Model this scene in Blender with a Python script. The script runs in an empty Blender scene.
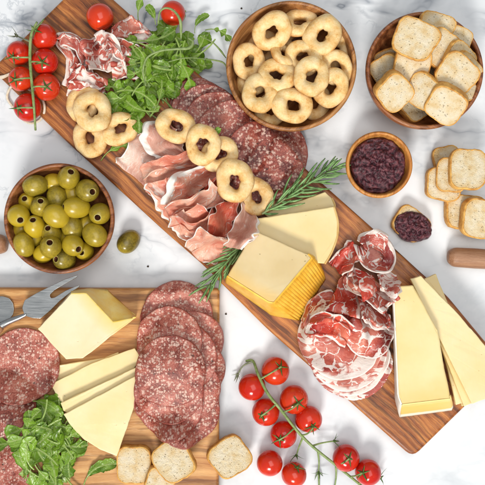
import bpy, bmesh, math, random
import numpy as np
from mathutils import Vector, Matrix, Euler, noise as mn
R = math.radians
S = 0.0011            # one photo pixel on the marble = 1.1 mm
CX = CY = 242.5
H = 820.0             # camera height in photo pixels
scn = bpy.context.scene
col = scn.collection

# ------------------------------------------------------------------ camera
cam = bpy.data.cameras.new("camera"); co = bpy.data.objects.new("camera", cam); col.objects.link(co)
co.location = (0, 0, H*S); cam.sensor_width = 36; cam.angle = 2*math.atan(242.5/H)
cam.clip_start = 0.01; cam.clip_end = 50; scn.camera = co
# ------------------------------------------------------------------ light
w = bpy.data.worlds.new("World"); scn.world = w; w.use_nodes = True
w.node_tree.nodes["Background"].inputs[0].default_value = (0.90, 0.955, 1.0, 1)
w.node_tree.nodes["Background"].inputs[1].default_value = 0.37
def area(name, loc, size, power, colr, target=(0, 0, 0)):
    l = bpy.data.lights.new(name, 'AREA'); l.shape = 'RECTANGLE'; l.size = size[0]; l.size_y = size[1]
    l.energy = power; l.color = colr
    o = bpy.data.objects.new(name, l); col.objects.link(o); o.location = loc
    o.rotation_euler = (Vector(target)-Vector(loc)).to_track_quat('-Z', 'Y').to_euler()
area("window_light", (-0.58, -3.4, 3.1), (1.35, 1.1), 196, (1.0, 0.965, 0.91))
area("overhead_fill_softbox", (0.35, 0.15, 2.5), (2.2, 1.6), 27, (1.0, 0.985, 0.96))  # added overhead softbox, takes over part of the world fill; not a window
vs = scn.view_settings
vs.view_transform = 'Standard'; vs.look = 'None'; vs.exposure = 0; vs.gamma = 1
scn.cycles.use_denoising = True; scn.cycles.max_bounces = 8

DBG = 0
def lab_(s_): return s_[:50]
# ------------------------------------------------------------------ helpers
def wp(x, y, z=0):                       # photo pixel seen at height z -> place on the table (pixel units)
    f = (H-z)/H
    return Vector(((x-CX)*f, (CY-y)*f, z))
def V(*a): return Vector(a)
def tag(o, label=None, cat=None, group=None, kind=None):
    if label: o['label'] = label
    if cat: o['category'] = cat
    if group: o['group'] = group
    if kind: o['kind'] = kind
    return o
def new(name, verts, faces, mat, origin=(0, 0, 0), parent=None, smooth=True, flat=None, fat=None, mi=None):
    o3 = Vector(origin)
    me = bpy.data.meshes.new(name)
    me.from_pydata([tuple((Vector(v)-o3)*S) for v in verts], [], [tuple(f) for f in faces])
    for m in (mat if isinstance(mat, (list, tuple)) else [mat]): me.materials.append(m)
    if smooth: me.polygons.foreach_set('use_smooth', [True]*len(me.polygons))
    if mi is not None: me.polygons.foreach_set('material_index', mi)
    if flat is not None:
        a = me.attributes.new('flat', 'FLOAT_VECTOR', 'POINT')
        a.data.foreach_set('vector', [c for f in flat for c in f])
    if fat is not None:
        a = me.attributes.new('fat', 'FLOAT', 'POINT'); a.data.foreach_set('value', list(fat))
    me.update()
    o = bpy.data.objects.new(name, me); col.objects.link(o)
    if parent: o.parent = parent
    else: o.location = o3*S
    return o
def empty(name, origin, rot=(0, 0, 0)):
    o = bpy.data.objects.new(name, None); col.objects.link(o); o.empty_display_size = 0.01
    o.location = Vector(origin)*S; o.rotation_euler = rot
    return o
def dup(root, loc=None, rot=None, sc=1, parent=None):
    c = root.copy(); col.objects.link(c)
    if parent: c.parent = parent
    for k in ('label', 'group'):
        if parent is None and k in c: del c[k]
    for ch in list(root.children): dup(ch, parent=c)
    if loc is not None: c.location = Vector(loc)*S
    if rot is not None: c.rotation_euler = rot
    if sc != 1: c.scale = (sc, sc, sc)
    return c
def cat(pts, n):                          # catmull-rom through points
    P = [Vector(p) for p in pts]
    if len(P) == 2: return [P[0].lerp(P[1], i/(n-1)) for i in range(n)]
    P = [2*P[0]-P[1]]+P+[2*P[-1]-P[-2]]
    m = len(P)-3; out = []
    for i in range(n):
        u = i/(n-1)*m; k = min(int(u), m-1); u -= k
        a, b, c, d = P[k:k+4]
        out.append(.5*((2*b)+(c-a)*u+(2*a-5*b+4*c-d)*u*u+(3*b-a-3*c+d)*u**3))
    return out
def tube(pts, rad, n=8, seg=None, cap=True):
    seg = seg or max(2, (len(pts)-1)*5+1)
    C = cat(pts, seg)
    rr = rad if isinstance(rad, (list, tuple)) else [rad, rad]
    vs_, fs = [], []
    up = Vector((0, 0, 1))
    for i, c in enumerate(C):
        t = (C[min(i+1, seg-1)]-C[max(i-1, 0)]).normalized()
        a = t.cross(up if abs(t.z) < .95 else Vector((1, 0, 0))).normalized(); b = t.cross(a)
        u = i/(seg-1)*(len(rr)-1); k = min(int(u), len(rr)-2); r = rr[k]+(rr[k+1]-rr[k])*(u-k)
        for j in range(n):
            th = 2*math.pi*j/n
            vs_.append(c+a*(r*math.cos(th))+b*(r*math.sin(th)))
    for i in range(seg-1):
        for j in range(n):
            fs.append((i*n+j, i*n+(j+1) % n, (i+1)*n+(j+1) % n, (i+1)*n+j))
    if cap: fs.append(tuple(range(n-1, -1, -1))); fs.append(tuple((seg-1)*n+j for j in range(n)))
    return vs_, fs
def join(*ms):
    V_, F_ = [], []
    for v, f in ms:
        k = len(V_); V_ += v; F_ += [tuple(i+k for i in q) for q in f]
    return V_, F_
def lathe(prof, n=64, close=True):
    vs_, fs = [], []
    for r, z in prof:
        for j in range(n):
            a = 2*math.pi*j/n; vs_.append(Vector((r*math.cos(a), r*math.sin(a), z)))
    for i in range(len(prof)-1):
        for j in range(n): fs.append((i*n+j, i*n+(j+1) % n, (i+1)*n+(j+1) % n, (i+1)*n+j))
    return vs_, fs
def nz(x, y=0, z=0): return mn.noise(Vector((x, y, z)))
def sm(x): x = max(0, min(1, x)); return x*x*(3-2*x)
def loop_prism(outline, z0, z1, bev=2, seg=3, wob=0):   # closed solid from outline [(x,y)] with rounded edges
    # outline counter-clockwise
    n = len(outline)
    def inset(d):
        out = []
        for i in range(n):
            p0 = Vector(outline[i-1]); p = Vector(outline[i]); p1 = Vector(outline[(i+1) % n])
            a = (p-p0).normalized(); b = (p1-p).normalized()
            na = Vector((-a.y, a.x)); nb = Vector((-b.y, b.x))
            m = (na+nb); m = m.normalized() if m.length > 1e-6 else na
            out.append(p+m*(d/max(.5, m.dot(na))))
        return out
    rings = []
    for k in range(seg+1):
        a = math.pi/2*k/seg; rings.append((inset(bev*(1-math.sin(a))), z0+bev*(1-math.cos(a))))
    for k in range(seg+1):
        a = math.pi/2*k/seg; rings.append((inset(bev*(1-math.cos(a))), z1-bev*(1-math.sin(a))))
    vs_, fs = [], []
    for pts, z in rings: vs_ += [Vector((p.x, p.y, z)) for p in pts]
    for i in range(len(rings)-1):
        for j in range(n): fs.append((i*n+j, i*n+(j+1) % n, (i+1)*n+(j+1) % n, (i+1)*n+j))
    fs.append(tuple(range(n-1, -1, -1))); fs.append(tuple((len(rings)-1)*n+j for j in range(n)))
    return vs_, fs
def dense(poly, step=4, rc=3):            # round the corners of a polygon and resample it
    out = []; n = len(poly)
    P = [Vector((p[0], p[1])) for p in poly]
    for i in range(n):
        p0, p, p1 = P[i-1], P[i], P[(i+1) % n]
        a = (p0-p); b = (p1-p); r = min(rc, a.length*.45, b.length*.45)
        A = p+a.normalized()*r; B = p+b.normalized()*r
        for k in range(5):
            u = k/4; out.append(A*(1-u)**2+p*2*u*(1-u)+B*u*u)
        L = (p1-p).length-2*r; m = int(L/step)
        Bn = p1+(p-p1).normalized()*min(rc, (p1-p).length*.45)
        for k in range(1, m): out.append(B.lerp(Bn, k/m))
    return [(p.x, p.y) for p in out]
def ccw(poly):
    a = sum(poly[i-1][0]*poly[i][1]-poly[i][0]*poly[i-1][1] for i in range(len(poly)))
    return poly if a > 0 else poly[::-1]

# ------------------------------------------------------------------ height map: what already lies where
HM0 = -340; HMN = 680
HM = np.zeros((HMN, HMN))
def hcell(x, y): return max(0, min(HMN-1, int(round(x-HM0)))), max(0, min(HMN-1, int(round(y-HM0))))
def maxf(a, r):
    out = a.copy()
    for d in range(1, r+1):
        out[d:] = np.maximum(out[d:], a[:-d]); out[:-d] = np.maximum(out[:-d], a[d:])
    b = out.copy()
    for d in range(1, r+1):
        out[:, d:] = np.maximum(out[:, d:], b[:, :-d]); out[:, :-d] = np.maximum(out[:, :-d], b[:, d:])
    return out
def blur(a, r):
    k = np.hanning(2*r+3)[1:-1]; k /= k.sum()
    p = np.pad(a, r, mode='edge')
    p = np.apply_along_axis(lambda v: np.convolve(v, k, 'valid'), 0, p)
    return np.apply_along_axis(lambda v: np.convolve(v, k, 'valid'), 1, p)
def envelope(cx, cy, rad, mr=3, br=5):
    i, j = hcell(cx, cy); m = int(rad)+mr+br+3
    i0, j0 = max(0, i-m), max(0, j-m)
    sub = HM[i0:i+m, j0:j+m]
    e = blur(maxf(sub, mr), br)
    def f(x, y):
        u = min(max(x-HM0-i0, 0), e.shape[0]-1.001); v = min(max(y-HM0-j0, 0), e.shape[1]-1.001)
        a, b = int(u), int(v); u -= a; v -= b
        return e[a, b]*(1-u)*(1-v)+e[a+1, b]*u*(1-v)+e[a, b+1]*(1-u)*v+e[a+1, b+1]*u*v
    return f
def stamp(verts, th=0, grow=1):
    pend = {}
    for v in verts:
        c = hcell(v[0], v[1]); z = v[2]+th
        if pend.get(c, -1) < z: pend[c] = z
    i0 = min(c[0] for c in pend)-2; i1 = max(c[0] for c in pend)+3
    j0 = min(c[1] for c in pend)-2; j1 = max(c[1] for c in pend)+3
    i0 = max(0, i0); j0 = max(0, j0)
    t = np.zeros((i1-i0, j1-j0))
    for (a, b), z in pend.items():
        if a-i0 < t.shape[0] and b-j0 < t.shape[1]: t[a-i0, b-j0] = z
    t = maxf(t, grow)
    s = HM[i0:i1, j0:j1]
    HM[i0:i1, j0:j1] = np.maximum(s, t[:s.shape[0], :s.shape[1]])
def stamp_disc(x, y, r, z):
    i, j = np.ogrid[:HMN, :HMN]
    m = (i+HM0-x)**2+(j+HM0-y)**2 <= r*r
    HM[m] = np.maximum(HM[m], z)
def hmax(x, y, r, q=100):
    i, j = np.ogrid[:HMN, :HMN]
    return float(np.percentile(HM[(i+HM0-x)**2+(j+HM0-y)**2 <= r*r], q))
def stamp_poly(poly, z):
    xs = [p[0] for p in poly]; ys = [p[1] for p in poly]
    gx = np.arange(HMN)+HM0; X, Y = np.meshgrid(gx, gx, indexing='ij')
    ins = np.zeros((HMN, HMN), bool)
    for k in range(len(poly)):
        x0, y0 = poly[k-1][0], poly[k-1][1]; x1, y1 = poly[k][0], poly[k][1]
        if y0 == y1: continue
        c = ((Y > y0) != (Y > y1)) & (X < (x1-x0)*(Y-y0)/(y1-y0)+x0)
        ins ^= c
    HM[ins] = np.maximum(HM[ins], z)

# ------------------------------------------------------------------ materials
class N:
    def __init__(s, name):
        s.m = bpy.data.materials.new(name); s.m.use_nodes = True; s.t = s.m.node_tree
        s.t.nodes.clear()
        s.out = s.t.nodes.new('ShaderNodeOutputMaterial'); s.p = s.t.nodes.new('ShaderNodeBsdfPrincipled')
        s.t.links.new(s.p.outputs[0], s.out.inputs[0])
    def put(s, sock, v):
        if v is None: return
        if isinstance(v, bpy.types.NodeSocket): s.t.links.new(v, sock)
        elif isinstance(v, (tuple, list)) and len(v) == 3 and sock.type == 'RGBA': sock.default_value = (*v, 1)
        else: sock.default_value = v
    def node(s, typ, ins={}, out=0, **kw):
        n = s.t.nodes.new(typ)
        for k, v in kw.items(): setattr(n, k, v)
        for k, v in ins.items(): s.put(n.inputs[k], v)
        return n.outputs[out]
    def m_(s, op, a, b=0.0, c=0.0, clamp=False):
        return s.node('ShaderNodeMath', {0: a, 1: b, 2: c}, operation=op, use_clamp=clamp)
    def vm(s, op, a, b=(0, 0, 0)): return s.node('ShaderNodeVectorMath', {0: a, 1: b}, operation=op)
    def scale(s, a, f):
        n = s.t.nodes.new('ShaderNodeVectorMath'); n.operation = 'SCALE'; s.put(n.inputs[0], a); s.put(n.inputs[3], f); return n.outputs[0]
    def obj(s, rnd=True):
        c = s.t.nodes.new('ShaderNodeTexCoord').outputs['Object']
        v = s.scale(c, 1/S)
        return s.rnd(v) if rnd else v
    def rnd(s, v):
        r = s.t.nodes.new('ShaderNodeObjectInfo').outputs['Random']
        return s.vm('ADD', v, s.scale((531.0, 377.0, 213.0), r))
    def flat(s):
        return s.rnd(s.node('ShaderNodeAttribute', {}, out=1, attribute_name='flat'))
    def attr(s, n): return s.node('ShaderNodeAttribute', {}, out=2, attribute_name=n)
    def mul(s, v, b): return s.vm('MULTIPLY', v, b)
    def noise(s, v, sc, det=4, ro=.55, dist=0.0, col=False):
        return s.node('ShaderNodeTexNoise', {'Vector': v, 'Scale': sc, 'Detail': det, 'Roughness': ro, 'Distortion': dist}, out=1 if col else 0)
    def vor(s, v, sc, feature='F1', out=0, rnd=1.0):
        return s.node('ShaderNodeTexVoronoi', {'Vector': v, 'Scale': sc, 'Randomness': rnd}, out=out, feature=feature)
    def warp(s, v, sc, amt):
        n = s.noise(v, sc, 3, .5, 0, True)
        return s.vm('ADD', v, s.scale(s.vm('SUBTRACT', n, (.5, .5, .5)), amt))
    def ramp(s, f, stops, interp='LINEAR'):
        n = s.t.nodes.new('ShaderNodeValToRGB'); s.put(n.inputs[0], f); e = n.color_ramp.elements
        n.color_ramp.interpolation = interp
        while len(e) > 1: e.remove(e[-1])
        for i, (p, c) in enumerate(stops):
            el = e[0] if i == 0 else e.new(p); el.position = p
            el.color = (*c, 1) if isinstance(c, (tuple, list)) else (c, c, c, 1)
        return n.outputs[0]
    def mix(s, f, a, b, mode='MIX'):
        n = s.t.nodes.new('ShaderNodeMix'); n.data_type = 'RGBA'; n.blend_type = mode; n.clamp_factor = True
        s.put(n.inputs[0], f); s.put(n.inputs[6], a); s.put(n.inputs[7], b); return n.outputs[2]
    def bump(s, h, strength, dist_px):
        n = s.t.nodes.new('ShaderNodeBump'); s.put(n.inputs['Height'], h); n.inputs['Strength'].default_value = strength
        n.inputs['Distance'].default_value = dist_px*S; s.put(s.p.inputs['Normal'], n.outputs[0])
    def fin(s, base, rough=.5, spec=.5, sss=0, sr=(1, .4, .2), ss=2.0, coat=0, coatr=.1, metal=0, trans=0):
        p = s.p.inputs
        s.put(p['Base Color'], base); s.put(p['Roughness'], rough); p['Specular IOR Level'].default_value = spec
        p['Metallic'].default_value = metal
        if sss: p['Subsurface Weight'].default_value = sss; p['Subsurface Radius'].default_value = sr; p['Subsurface Scale'].default_value = ss*S
        if coat: p['Coat Weight'].default_value = coat; p['Coat Roughness'].default_value = coatr
        return s.m

def m_marble():
    s = N('marble'); v = s.obj(False)
    wv = s.warp(v, .006, 90.0)
    cloud = s.noise(wv, .008, 6, .6)
    c = s.ramp(cloud, [(.30, (.54, .575, .61)), (.40, (.665, .70, .73)), (.50, (.77, .795, .82))])
    wv2 = s.warp(s.mul(v, (.7, 1.5, 1)), .012, 60.0)
    n1 = s.noise(wv2, .006, 5, .55)
    vein = s.ramp(s.m_('ABSOLUTE', s.m_('SUBTRACT', n1, .5)), [(0, 1.0), (.008, .55), (.032, 0.0)])
    sx = s.node('ShaderNodeSeparateXYZ', {0: v}, out=0); sy = s.node('ShaderNodeSeparateXYZ', {0: v}, out=1)
    zone = s.ramp(s.m_('ADD', .5, s.m_('MULTIPLY', s.m_('SUBTRACT', s.m_('MULTIPLY', sy, 1.0), s.m_('MULTIPLY', sx, .35)), .0016)), [(.38, 0.12), (.72, 1.0)])
    mask = s.m_('MULTIPLY', zone, s.ramp(s.noise(v, .011, 2, .5), [(.36, 0.0), (.56, 1.0)]))
    c = s.mix(s.m_('MULTIPLY', s.m_('MULTIPLY', vein, mask), 1.0), c, (.17, .20, .25))
    n2 = s.noise(s.warp(v, .03, 25.0), .02, 5, .6)
    vein2 = s.ramp(s.m_('ABSOLUTE', s.m_('SUBTRACT', n2, .5)), [(0, 1.0), (.02, 0.0)])
    mask2 = s.ramp(s.noise(v, .009, 2, .5, 2.0), [(.5, 0.0), (.65, 1.0)])
    c = s.mix(s.m_('MULTIPLY', s.m_('MULTIPLY', s.m_('MULTIPLY', vein2, mask2), zone), .5), c, (.36, .40, .45))
    return s.fin(c, s.ramp(s.noise(v, .05, 4), [(.3, .18), (.7, .30)]), .45)
def m_wood(name, dark, mid, light, sc=1.0, contrast=1.0, rough=.38, rnd=False):
    s = N(name); v = s.obj(rnd)
    g = s.warp(s.warp(v, .010/sc, 16.0*sc), .05/sc, 2.5*sc)
    st = s.mul(g, (.10, 1, 1))
    big = s.noise(st, .050/sc, 6, .62, .8)
    ring = s.node('ShaderNodeTexWave', {'Vector': st, 'Scale': .028/sc, 'Distortion': 7.0, 'Detail': 5.0, 'Detail Scale': 1.2, 'Detail Roughness': .6}, out=1, wave_type='BANDS', bands_direction='Y', wave_profile='SIN')
    fine = s.noise(s.mul(g, (.03, 1, 1)), .55/sc, 4, .7)
    f = s.m_('ADD', s.m_('MULTIPLY', big, .86), s.m_('MULTIPLY', ring, .16*contrast))
    f = s.m_('ADD', f, s.m_('MULTIPLY', s.m_('SUBTRACT', fine, .5), .60))
    c = s.ramp(f, [(.22, dark), (.46, mid), (.72, light)])
    streak = s.ramp(s.noise(s.mul(g, (.045, 1, 1)), .11/sc, 3, .6), [(.54, 0.0), (.64, 1.0)])
    c = s.mix(s.m_('MULTIPLY', streak, .66*contrast), c, tuple(x*.55 for x in dark))
    pore = s.ramp(s.noise(s.mul(v, (.06, 1.2, 1)), .9/sc, 2, .5), [(.62, 0.0), (.72, 1.0)])
    c = s.mix(s.m_('MULTIPLY', pore, .4), c, tuple(x*.5 for x in dark))
    s.bump(s.m_('ADD', fine, s.m_('MULTIPLY', pore, -.6)), .35, .5)
    return s.fin(c, s.ramp(fine, [(.3, rough-.06), (.7, rough+.12)]), .45)
def m_simple(name, c1, c2, sc, rough=.5, spec=.5, bump=(0, 0, 0), **kw):
    s = N(name); v = s.obj()
    c = s.mix(s.ramp(s.noise(v, sc, 5, .6), [(.35, 0.0), (.65, 1.0)]), c1, c2)
    if bump[0]: s.bump(s.noise(v, bump[0], 5, .6), bump[1], bump[2])
    return s.fin(c, rough, spec, **kw)
def m_biscuit():
    s = N('baked_biscuit'); v = s.obj()
    n = s.noise(v, .10, 4, .6); f = s.noise(v, .55, 4, .65)
    k = s.m_('ADD', s.m_('MULTIPLY', n, .7), s.m_('MULTIPLY', f, .3))
    c = s.ramp(k, [(.30, (.55, .27, .07)), (.41, (.78, .48, .17)), (.54, (.86, .62, .30)), (.70, (.90, .72, .42))])
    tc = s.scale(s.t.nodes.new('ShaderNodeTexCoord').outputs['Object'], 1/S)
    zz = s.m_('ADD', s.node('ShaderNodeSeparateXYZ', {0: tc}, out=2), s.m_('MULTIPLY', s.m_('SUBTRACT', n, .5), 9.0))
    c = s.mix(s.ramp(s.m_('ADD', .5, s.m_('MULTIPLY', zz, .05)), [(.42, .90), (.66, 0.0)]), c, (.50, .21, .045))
    sp = s.ramp(s.vor(s.warp(v, .4, 2.0), .30), [(.06, 1.0), (.16, 0.0)])
    gate = s.ramp(s.noise(v, .2, 2), [(.55, 0.0), (.62, 1.0)])
    c = s.mix(s.m_('MULTIPLY', sp, s.m_('MULTIPLY', gate, .8)), c, (.42, .20, .07))
    crk = s.ramp(s.vor(s.warp(v, .12, 6.0), .07, 'DISTANCE_TO_EDGE'), [(0, 0.0), (.03, 1.0)])
    s.bump(s.m_('ADD', s.m_('ADD', s.m_('MULTIPLY', f, 1.2), s.m_('MULTIPLY', s.noise(v, .18, 4, .6), 1.2)), s.m_('MULTIPLY', crk, .0)), .40, .8)
    return s.fin(c, .42, .35, sss=.12, sr=(1, .6, .3), ss=1.5)
def m_crumb():
    s = N('toast_crumb'); v = s.obj()
    n = s.noise(v, .12, 4, .6); f = s.noise(v, .9, 4, .7)
    c = s.ramp(n, [(.32, (.80, .59, .31)), (.46, (.88, .74, .49)), (.62, (.92, .83, .64))])
    pore = s.ramp(s.vor(s.warp(v, .5, 2.2), .42), [(.10, 1.0), (.24, 0.0)])
    gate = s.ramp(s.noise(v, .33, 3), [(.46, 0.0), (.62, 1.0)])
    pg = s.m_('MULTIPLY', pore, gate)
    c = s.mix(s.m_('MULTIPLY', pg, .5), c, (.50, .32, .15))
    c = s.mix(s.m_('MULTIPLY', s.m_('SUBTRACT', 1.0, f), .35), c, (.72, .52, .28))
    tc = s.scale(s.t.nodes.new('ShaderNodeTexCoord').outputs['Object'], 1/S)
    rr = s.node('ShaderNodeVectorMath', {0: s.mul(s.warp(tc, .15, 6.0), (1, 1, 0))}, out=1, operation='LENGTH')
    c = s.mix(s.ramp(s.m_('DIVIDE', rr, 22.0), [(.56, 0.0), (.88, .8)]), c, (.76, .47, .15))
    s.bump(s.m_('ADD', f, s.m_('MULTIPLY', pg, -1.6)), .9, 1.6)
    return s.fin(c, .8, .2, sss=.1, sr=(1, .7, .4), ss=1.5)
def m_salami(name='salami', reds=((.17, .030, .020), (.43, .115, .080), (.64, .26, .19)), fatk=.80, sc=.45):
    s = N(name); v = s.flat(); fat_e = s.attr('fat')
    g = s.warp(s.warp(v, .45, 3.2), 1.2, .9)
    cells = s.node('ShaderNodeTexVoronoi', {'Vector': g, 'Scale': sc}, out=1)
    sep = s.node('ShaderNodeSeparateColor', {0: cells}, out=0)
    d = s.vor(g, sc)
    f1 = s.m_('MULTIPLY', s.ramp(sep, [(.50, 0.0), (.60, 1.0)]), s.ramp(d, [(.30, 1.0), (.66, 0.0)]))
    cells2 = s.node('ShaderNodeTexVoronoi', {'Vector': g, 'Scale': .27}, out=1)
    sep2 = s.node('ShaderNodeSeparateColor', {0: cells2}, out=1)
    f2 = s.m_('MULTIPLY', s.ramp(sep2, [(.80, 0.0), (.82, 1.0)]), s.ramp(s.vor(g, .27), [(.26, 1.0), (.52, 0.0)]))
    fm = s.m_('MAXIMUM', f1, f2)
    fine = s.noise(v, .8, 3, .6); big = s.noise(v, .09, 3, .5)
    rn = s.t.nodes.new('ShaderNodeObjectInfo').outputs['Random']
    meat = s.ramp(s.m_('ADD', s.m_('ADD', s.m_('MULTIPLY', fine, .5), s.m_('MULTIPLY', big, .5)), s.m_('MULTIPLY', s.m_('SUBTRACT', rn, .5), .09)), [(.37, reds[0]), (.5, reds[1]), (.63, reds[2])])
    fc = s.mix(fine, (.74, .44, .34), (.88, .71, .60))
    c = s.mix(s.m_('MULTIPLY', fm, fatk), meat, fc)
    pep = s.m_('MULTIPLY', s.ramp(s.vor(s.warp(v, .6, 2.5), .15), [(.10, 1.0), (.20, 0.0)]), s.ramp(s.noise(v, .1, 1), [(.5, 0.0), (.56, 1.0)]))
    c = s.mix(s.m_('MULTIPLY', pep, .8), c, (.05, .03, .02))
    rim = s.m_('MULTIPLY', fat_e, s.ramp(s.noise(v, .22, 3), [(.3, .55), (.6, 1.0)]))
    c = s.mix(rim, c, (.30, .055, .035))
    s.bump(s.m_('ADD', s.m_('MULTIPLY', fm, .8), s.noise(v, .7, 4, .7)), .55, .8)
    return s.fin(c, s.mix(fm, (.34,)*3, (.46,)*3), .5, sss=.08, sr=(1, .3, .2), ss=1.5)
def m_meat(name, reds, fatc, vein_sc, vein_w, streak, gate_lo, sss=.2, rough=.33):
    s = N(name); v = s.flat(); fe = s.attr('fat')
    g = s.warp(s.warp(v, .035, 20.0), .16, 4.0)
    st = s.mul(g, (streak, 1, 1))
    d = s.vor(st, vein_sc, 'DISTANCE_TO_EDGE')
    n = s.noise(st, .07, 4, .6)
    wd = s.m_('MULTIPLY', s.ramp(n, [(gate_lo, 0.0), (gate_lo+.22, 1.0)]), vein_w)
    vein = s.m_('SUBTRACT', 1.0, s.m_('DIVIDE', d, s.m_('ADD', wd, .002)), clamp=True)
    vein = s.ramp(vein, [(.0, 0.0), (.35, 1.0)])
    marb = s.ramp(s.noise(s.mul(g, (streak, 1, 1)), .30, 4, .65), [(.60, 0.0), (.70, .7)])
    island = s.ramp(s.noise(st, .040, 3, .5, 1.2), [(gate_lo+.13, 0.0), (gate_lo+.19, 1.0)])
    f = s.m_('MAXIMUM', s.m_('MAXIMUM', vein, marb), island)
    rim = s.ramp(s.m_('ADD', fe, s.m_('MULTIPLY', s.m_('SUBTRACT', s.noise(v, .12, 4, .6), .5), .9)), [(.35, 0.0), (.55, 1.0)])
    f = s.m_('MAXIMUM', f, rim)
    hue = s.noise(g, .03, 3, .5)
    fiber = s.noise(s.mul(g, (.25, 1, 1)), .5, 3, .6)
    k = s.m_('ADD', s.m_('MULTIPLY', hue, .75), s.m_('MULTIPLY', fiber, .25))
    c = s.ramp(k, [(.36, reds[0]), (.5, reds[1]), (.64, reds[2])])
    c = s.mix(s.m_('MULTIPLY', f, .93), c, s.mix(s.noise(v, .2, 3), fatc, tuple(min(1, x*1.12) for x in fatc)))
    s.bump(s.m_('ADD', s.m_('MULTIPLY', f, .4), s.m_('ADD', fiber, s.m_('MULTIPLY', s.noise(g, .12, 3), 1.6))), .40, 1.0)
    m = s.fin(c, rough, .5, sss=sss, sr=(1, .35, .25), ss=2.0)
    tr = s.t.nodes.new('ShaderNodeBsdfTranslucent'); s.put(tr.inputs[0], c)
    mx = s.t.nodes.new('ShaderNodeMixShader'); mx.inputs[0].default_value = .10
    s.t.links.new(s.p.outputs[0], mx.inputs[1]); s.t.links.new(tr.outputs[0], mx.inputs[2]); s.t.links.new(mx.outputs[0], s.out.inputs[0])
    return m
def m_tomato():
    s = N('tomato_skin'); v = s.obj()
    c = s.mix(s.ramp(s.noise(v, .06, 3), [(.35, 0.0), (.7, 1.0)]), (.50, .006, .004), (.66, .028, .006))
    r_ = s.t.nodes.new('ShaderNodeObjectInfo').outputs['Random']
    c = s.mix(s.m_('MULTIPLY', r_, .45), c, (.74, .085, .014))
    c = s.mix(s.m_('MULTIPLY', s.ramp(s.vor(v, .35), [(.05, 1.0), (.12, 0.0)]), .25), c, (.80, .25, .08))
    return s.fin(c, s.ramp(s.noise(v, .2, 3), [(.35, .13), (.65, .24)]), .5, sss=.12, sr=(1, .12, .05), ss=2.5, coat=.1, coatr=.06)
def m_olive():
    s = N('olive_skin'); v = s.obj()
    c = s.ramp(s.m_('ADD', s.m_('MULTIPLY', s.noise(v, .07, 4), .7), s.m_('MULTIPLY', s.noise(v, .6, 4), .3)), [(.36, (.085, .062, .008)), (.5, (.22, .165, .016)), (.64, (.38, .28, .026))])
    r = s.t.nodes.new('ShaderNodeObjectInfo').outputs['Random']
    c = s.mix(s.m_('MULTIPLY', s.m_('POWER', r, 1.3), .85), c, (.60, .42, .02))
    return s.fin(c, .30, .5, sss=.12, sr=(1, .8, .1), ss=2.5, coat=.15, coatr=.1)
def m_leaf(name, d, l, rib, ribw):
    s = N(name); v = s.flat()
    a = s.m_('ABSOLUTE', s.node('ShaderNodeSeparateXYZ', {0: s.node('ShaderNodeAttribute', {}, out=1, attribute_name='flat')}, out=1))
    rm = s.ramp(s.m_('DIVIDE', a, ribw), [(.5, 1.0), (1.0, 0.0)])
    n = s.noise(v, .10, 4)
    c = s.ramp(n, [(.35, d), (.65, l)])
    r = s.t.nodes.new('ShaderNodeObjectInfo').outputs['Random']
    c = s.mix(s.m_('MULTIPLY', r, .5), c, tuple(x*1.5 for x in l))
    vn = s.vor(s.warp(v, .2, 3.0), .22, 'DISTANCE_TO_EDGE')
    c = s.mix(s.ramp(vn, [(.02, .35), (.07, 0.0)]), c, rib)
    c = s.mix(s.m_('MULTIPLY', rm, .8), c, rib)
    s.bump(s.m_('ADD', s.noise(v, .3, 3), s.ramp(vn, [(0, 0.0), (.1, 1.0)])), .35, .7)
    m = s.fin(c, .30, .5)
    tr = s.t.nodes.new('ShaderNodeBsdfTranslucent'); s.put(tr.inputs[0], c)
    mx = s.t.nodes.new('ShaderNodeMixShader'); mx.inputs[0].default_value = .28
    s.t.links.new(s.p.outputs[0], mx.inputs[1]); s.t.links.new(tr.outputs[0], mx.inputs[2]); s.t.links.new(mx.outputs[0], s.out.inputs[0])
    return m
def m_cheese(name, a, b, pore=.25, rough=.36, grad=(), gcol=(.80, .50, .12)):
    s = N(name); v = s.obj()
    c = s.mix(s.ramp(s.noise(v, .03, 4, .5), [(.35, 0.0), (.65, 1.0)]), a, b)
    lv = s.warp(s.obj(False), .04, 9.0)
    for nx, ny, d0, d1, k in grad:
        d_ = s.node('ShaderNodeVectorMath', {0: lv, 1: (nx, ny, 0)}, out=1, operation='DOT_PRODUCT')
        c = s.mix(s.m_('MULTIPLY', s.m_('DIVIDE', s.m_('SUBTRACT', d_, d0), d1-d0, clamp=True), k), c, gcol)
    p = s.ramp(s.vor(s.warp(v, .3, 3.0), .11), [(.05, 1.0), (.10, 0.0)])
    g = s.ramp(s.noise(v, .05, 2), [(.52, 0.0), (.58, 1.0)])
    pg = s.m_('MULTIPLY', p, g)
    c = s.mix(s.m_('MULTIPLY', pg, pore), c, tuple(x*.5 for x in a))
    s.bump(s.m_('ADD', s.m_('MULTIPLY', pg, -1.0), s.m_('ADD', s.m_('MULTIPLY', s.noise(s.mul(v, (1, .12, 1)), .45, 4, .6), .30), s.m_('MULTIPLY', s.noise(v, .05, 3), 1.6))), .35, .9)
    return s.fin(c, rough, .4, sss=.25, sr=(1, .75, .35), ss=3.0)
def m_jam():
    s = N('fig_jam'); v = s.obj()
    d = s.vor(s.warp(v, .2, 4.0), .28)
    c = s.ramp(s.m_('ADD', s.m_('MULTIPLY', d, .6), s.m_('MULTIPLY', s.noise(v, .5, 4), .4)), [(.25, (.018, .003, .006)), (.5, (.075, .014, .024)), (.75, (.20, .06, .07))])
    s.bump(s.m_('ADD', s.m_('MULTIPLY', d, .5), s.noise(v, .3, 5, .65)), .8, 1.8)
    return s.fin(c, .38, .5, coat=.1)

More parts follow.
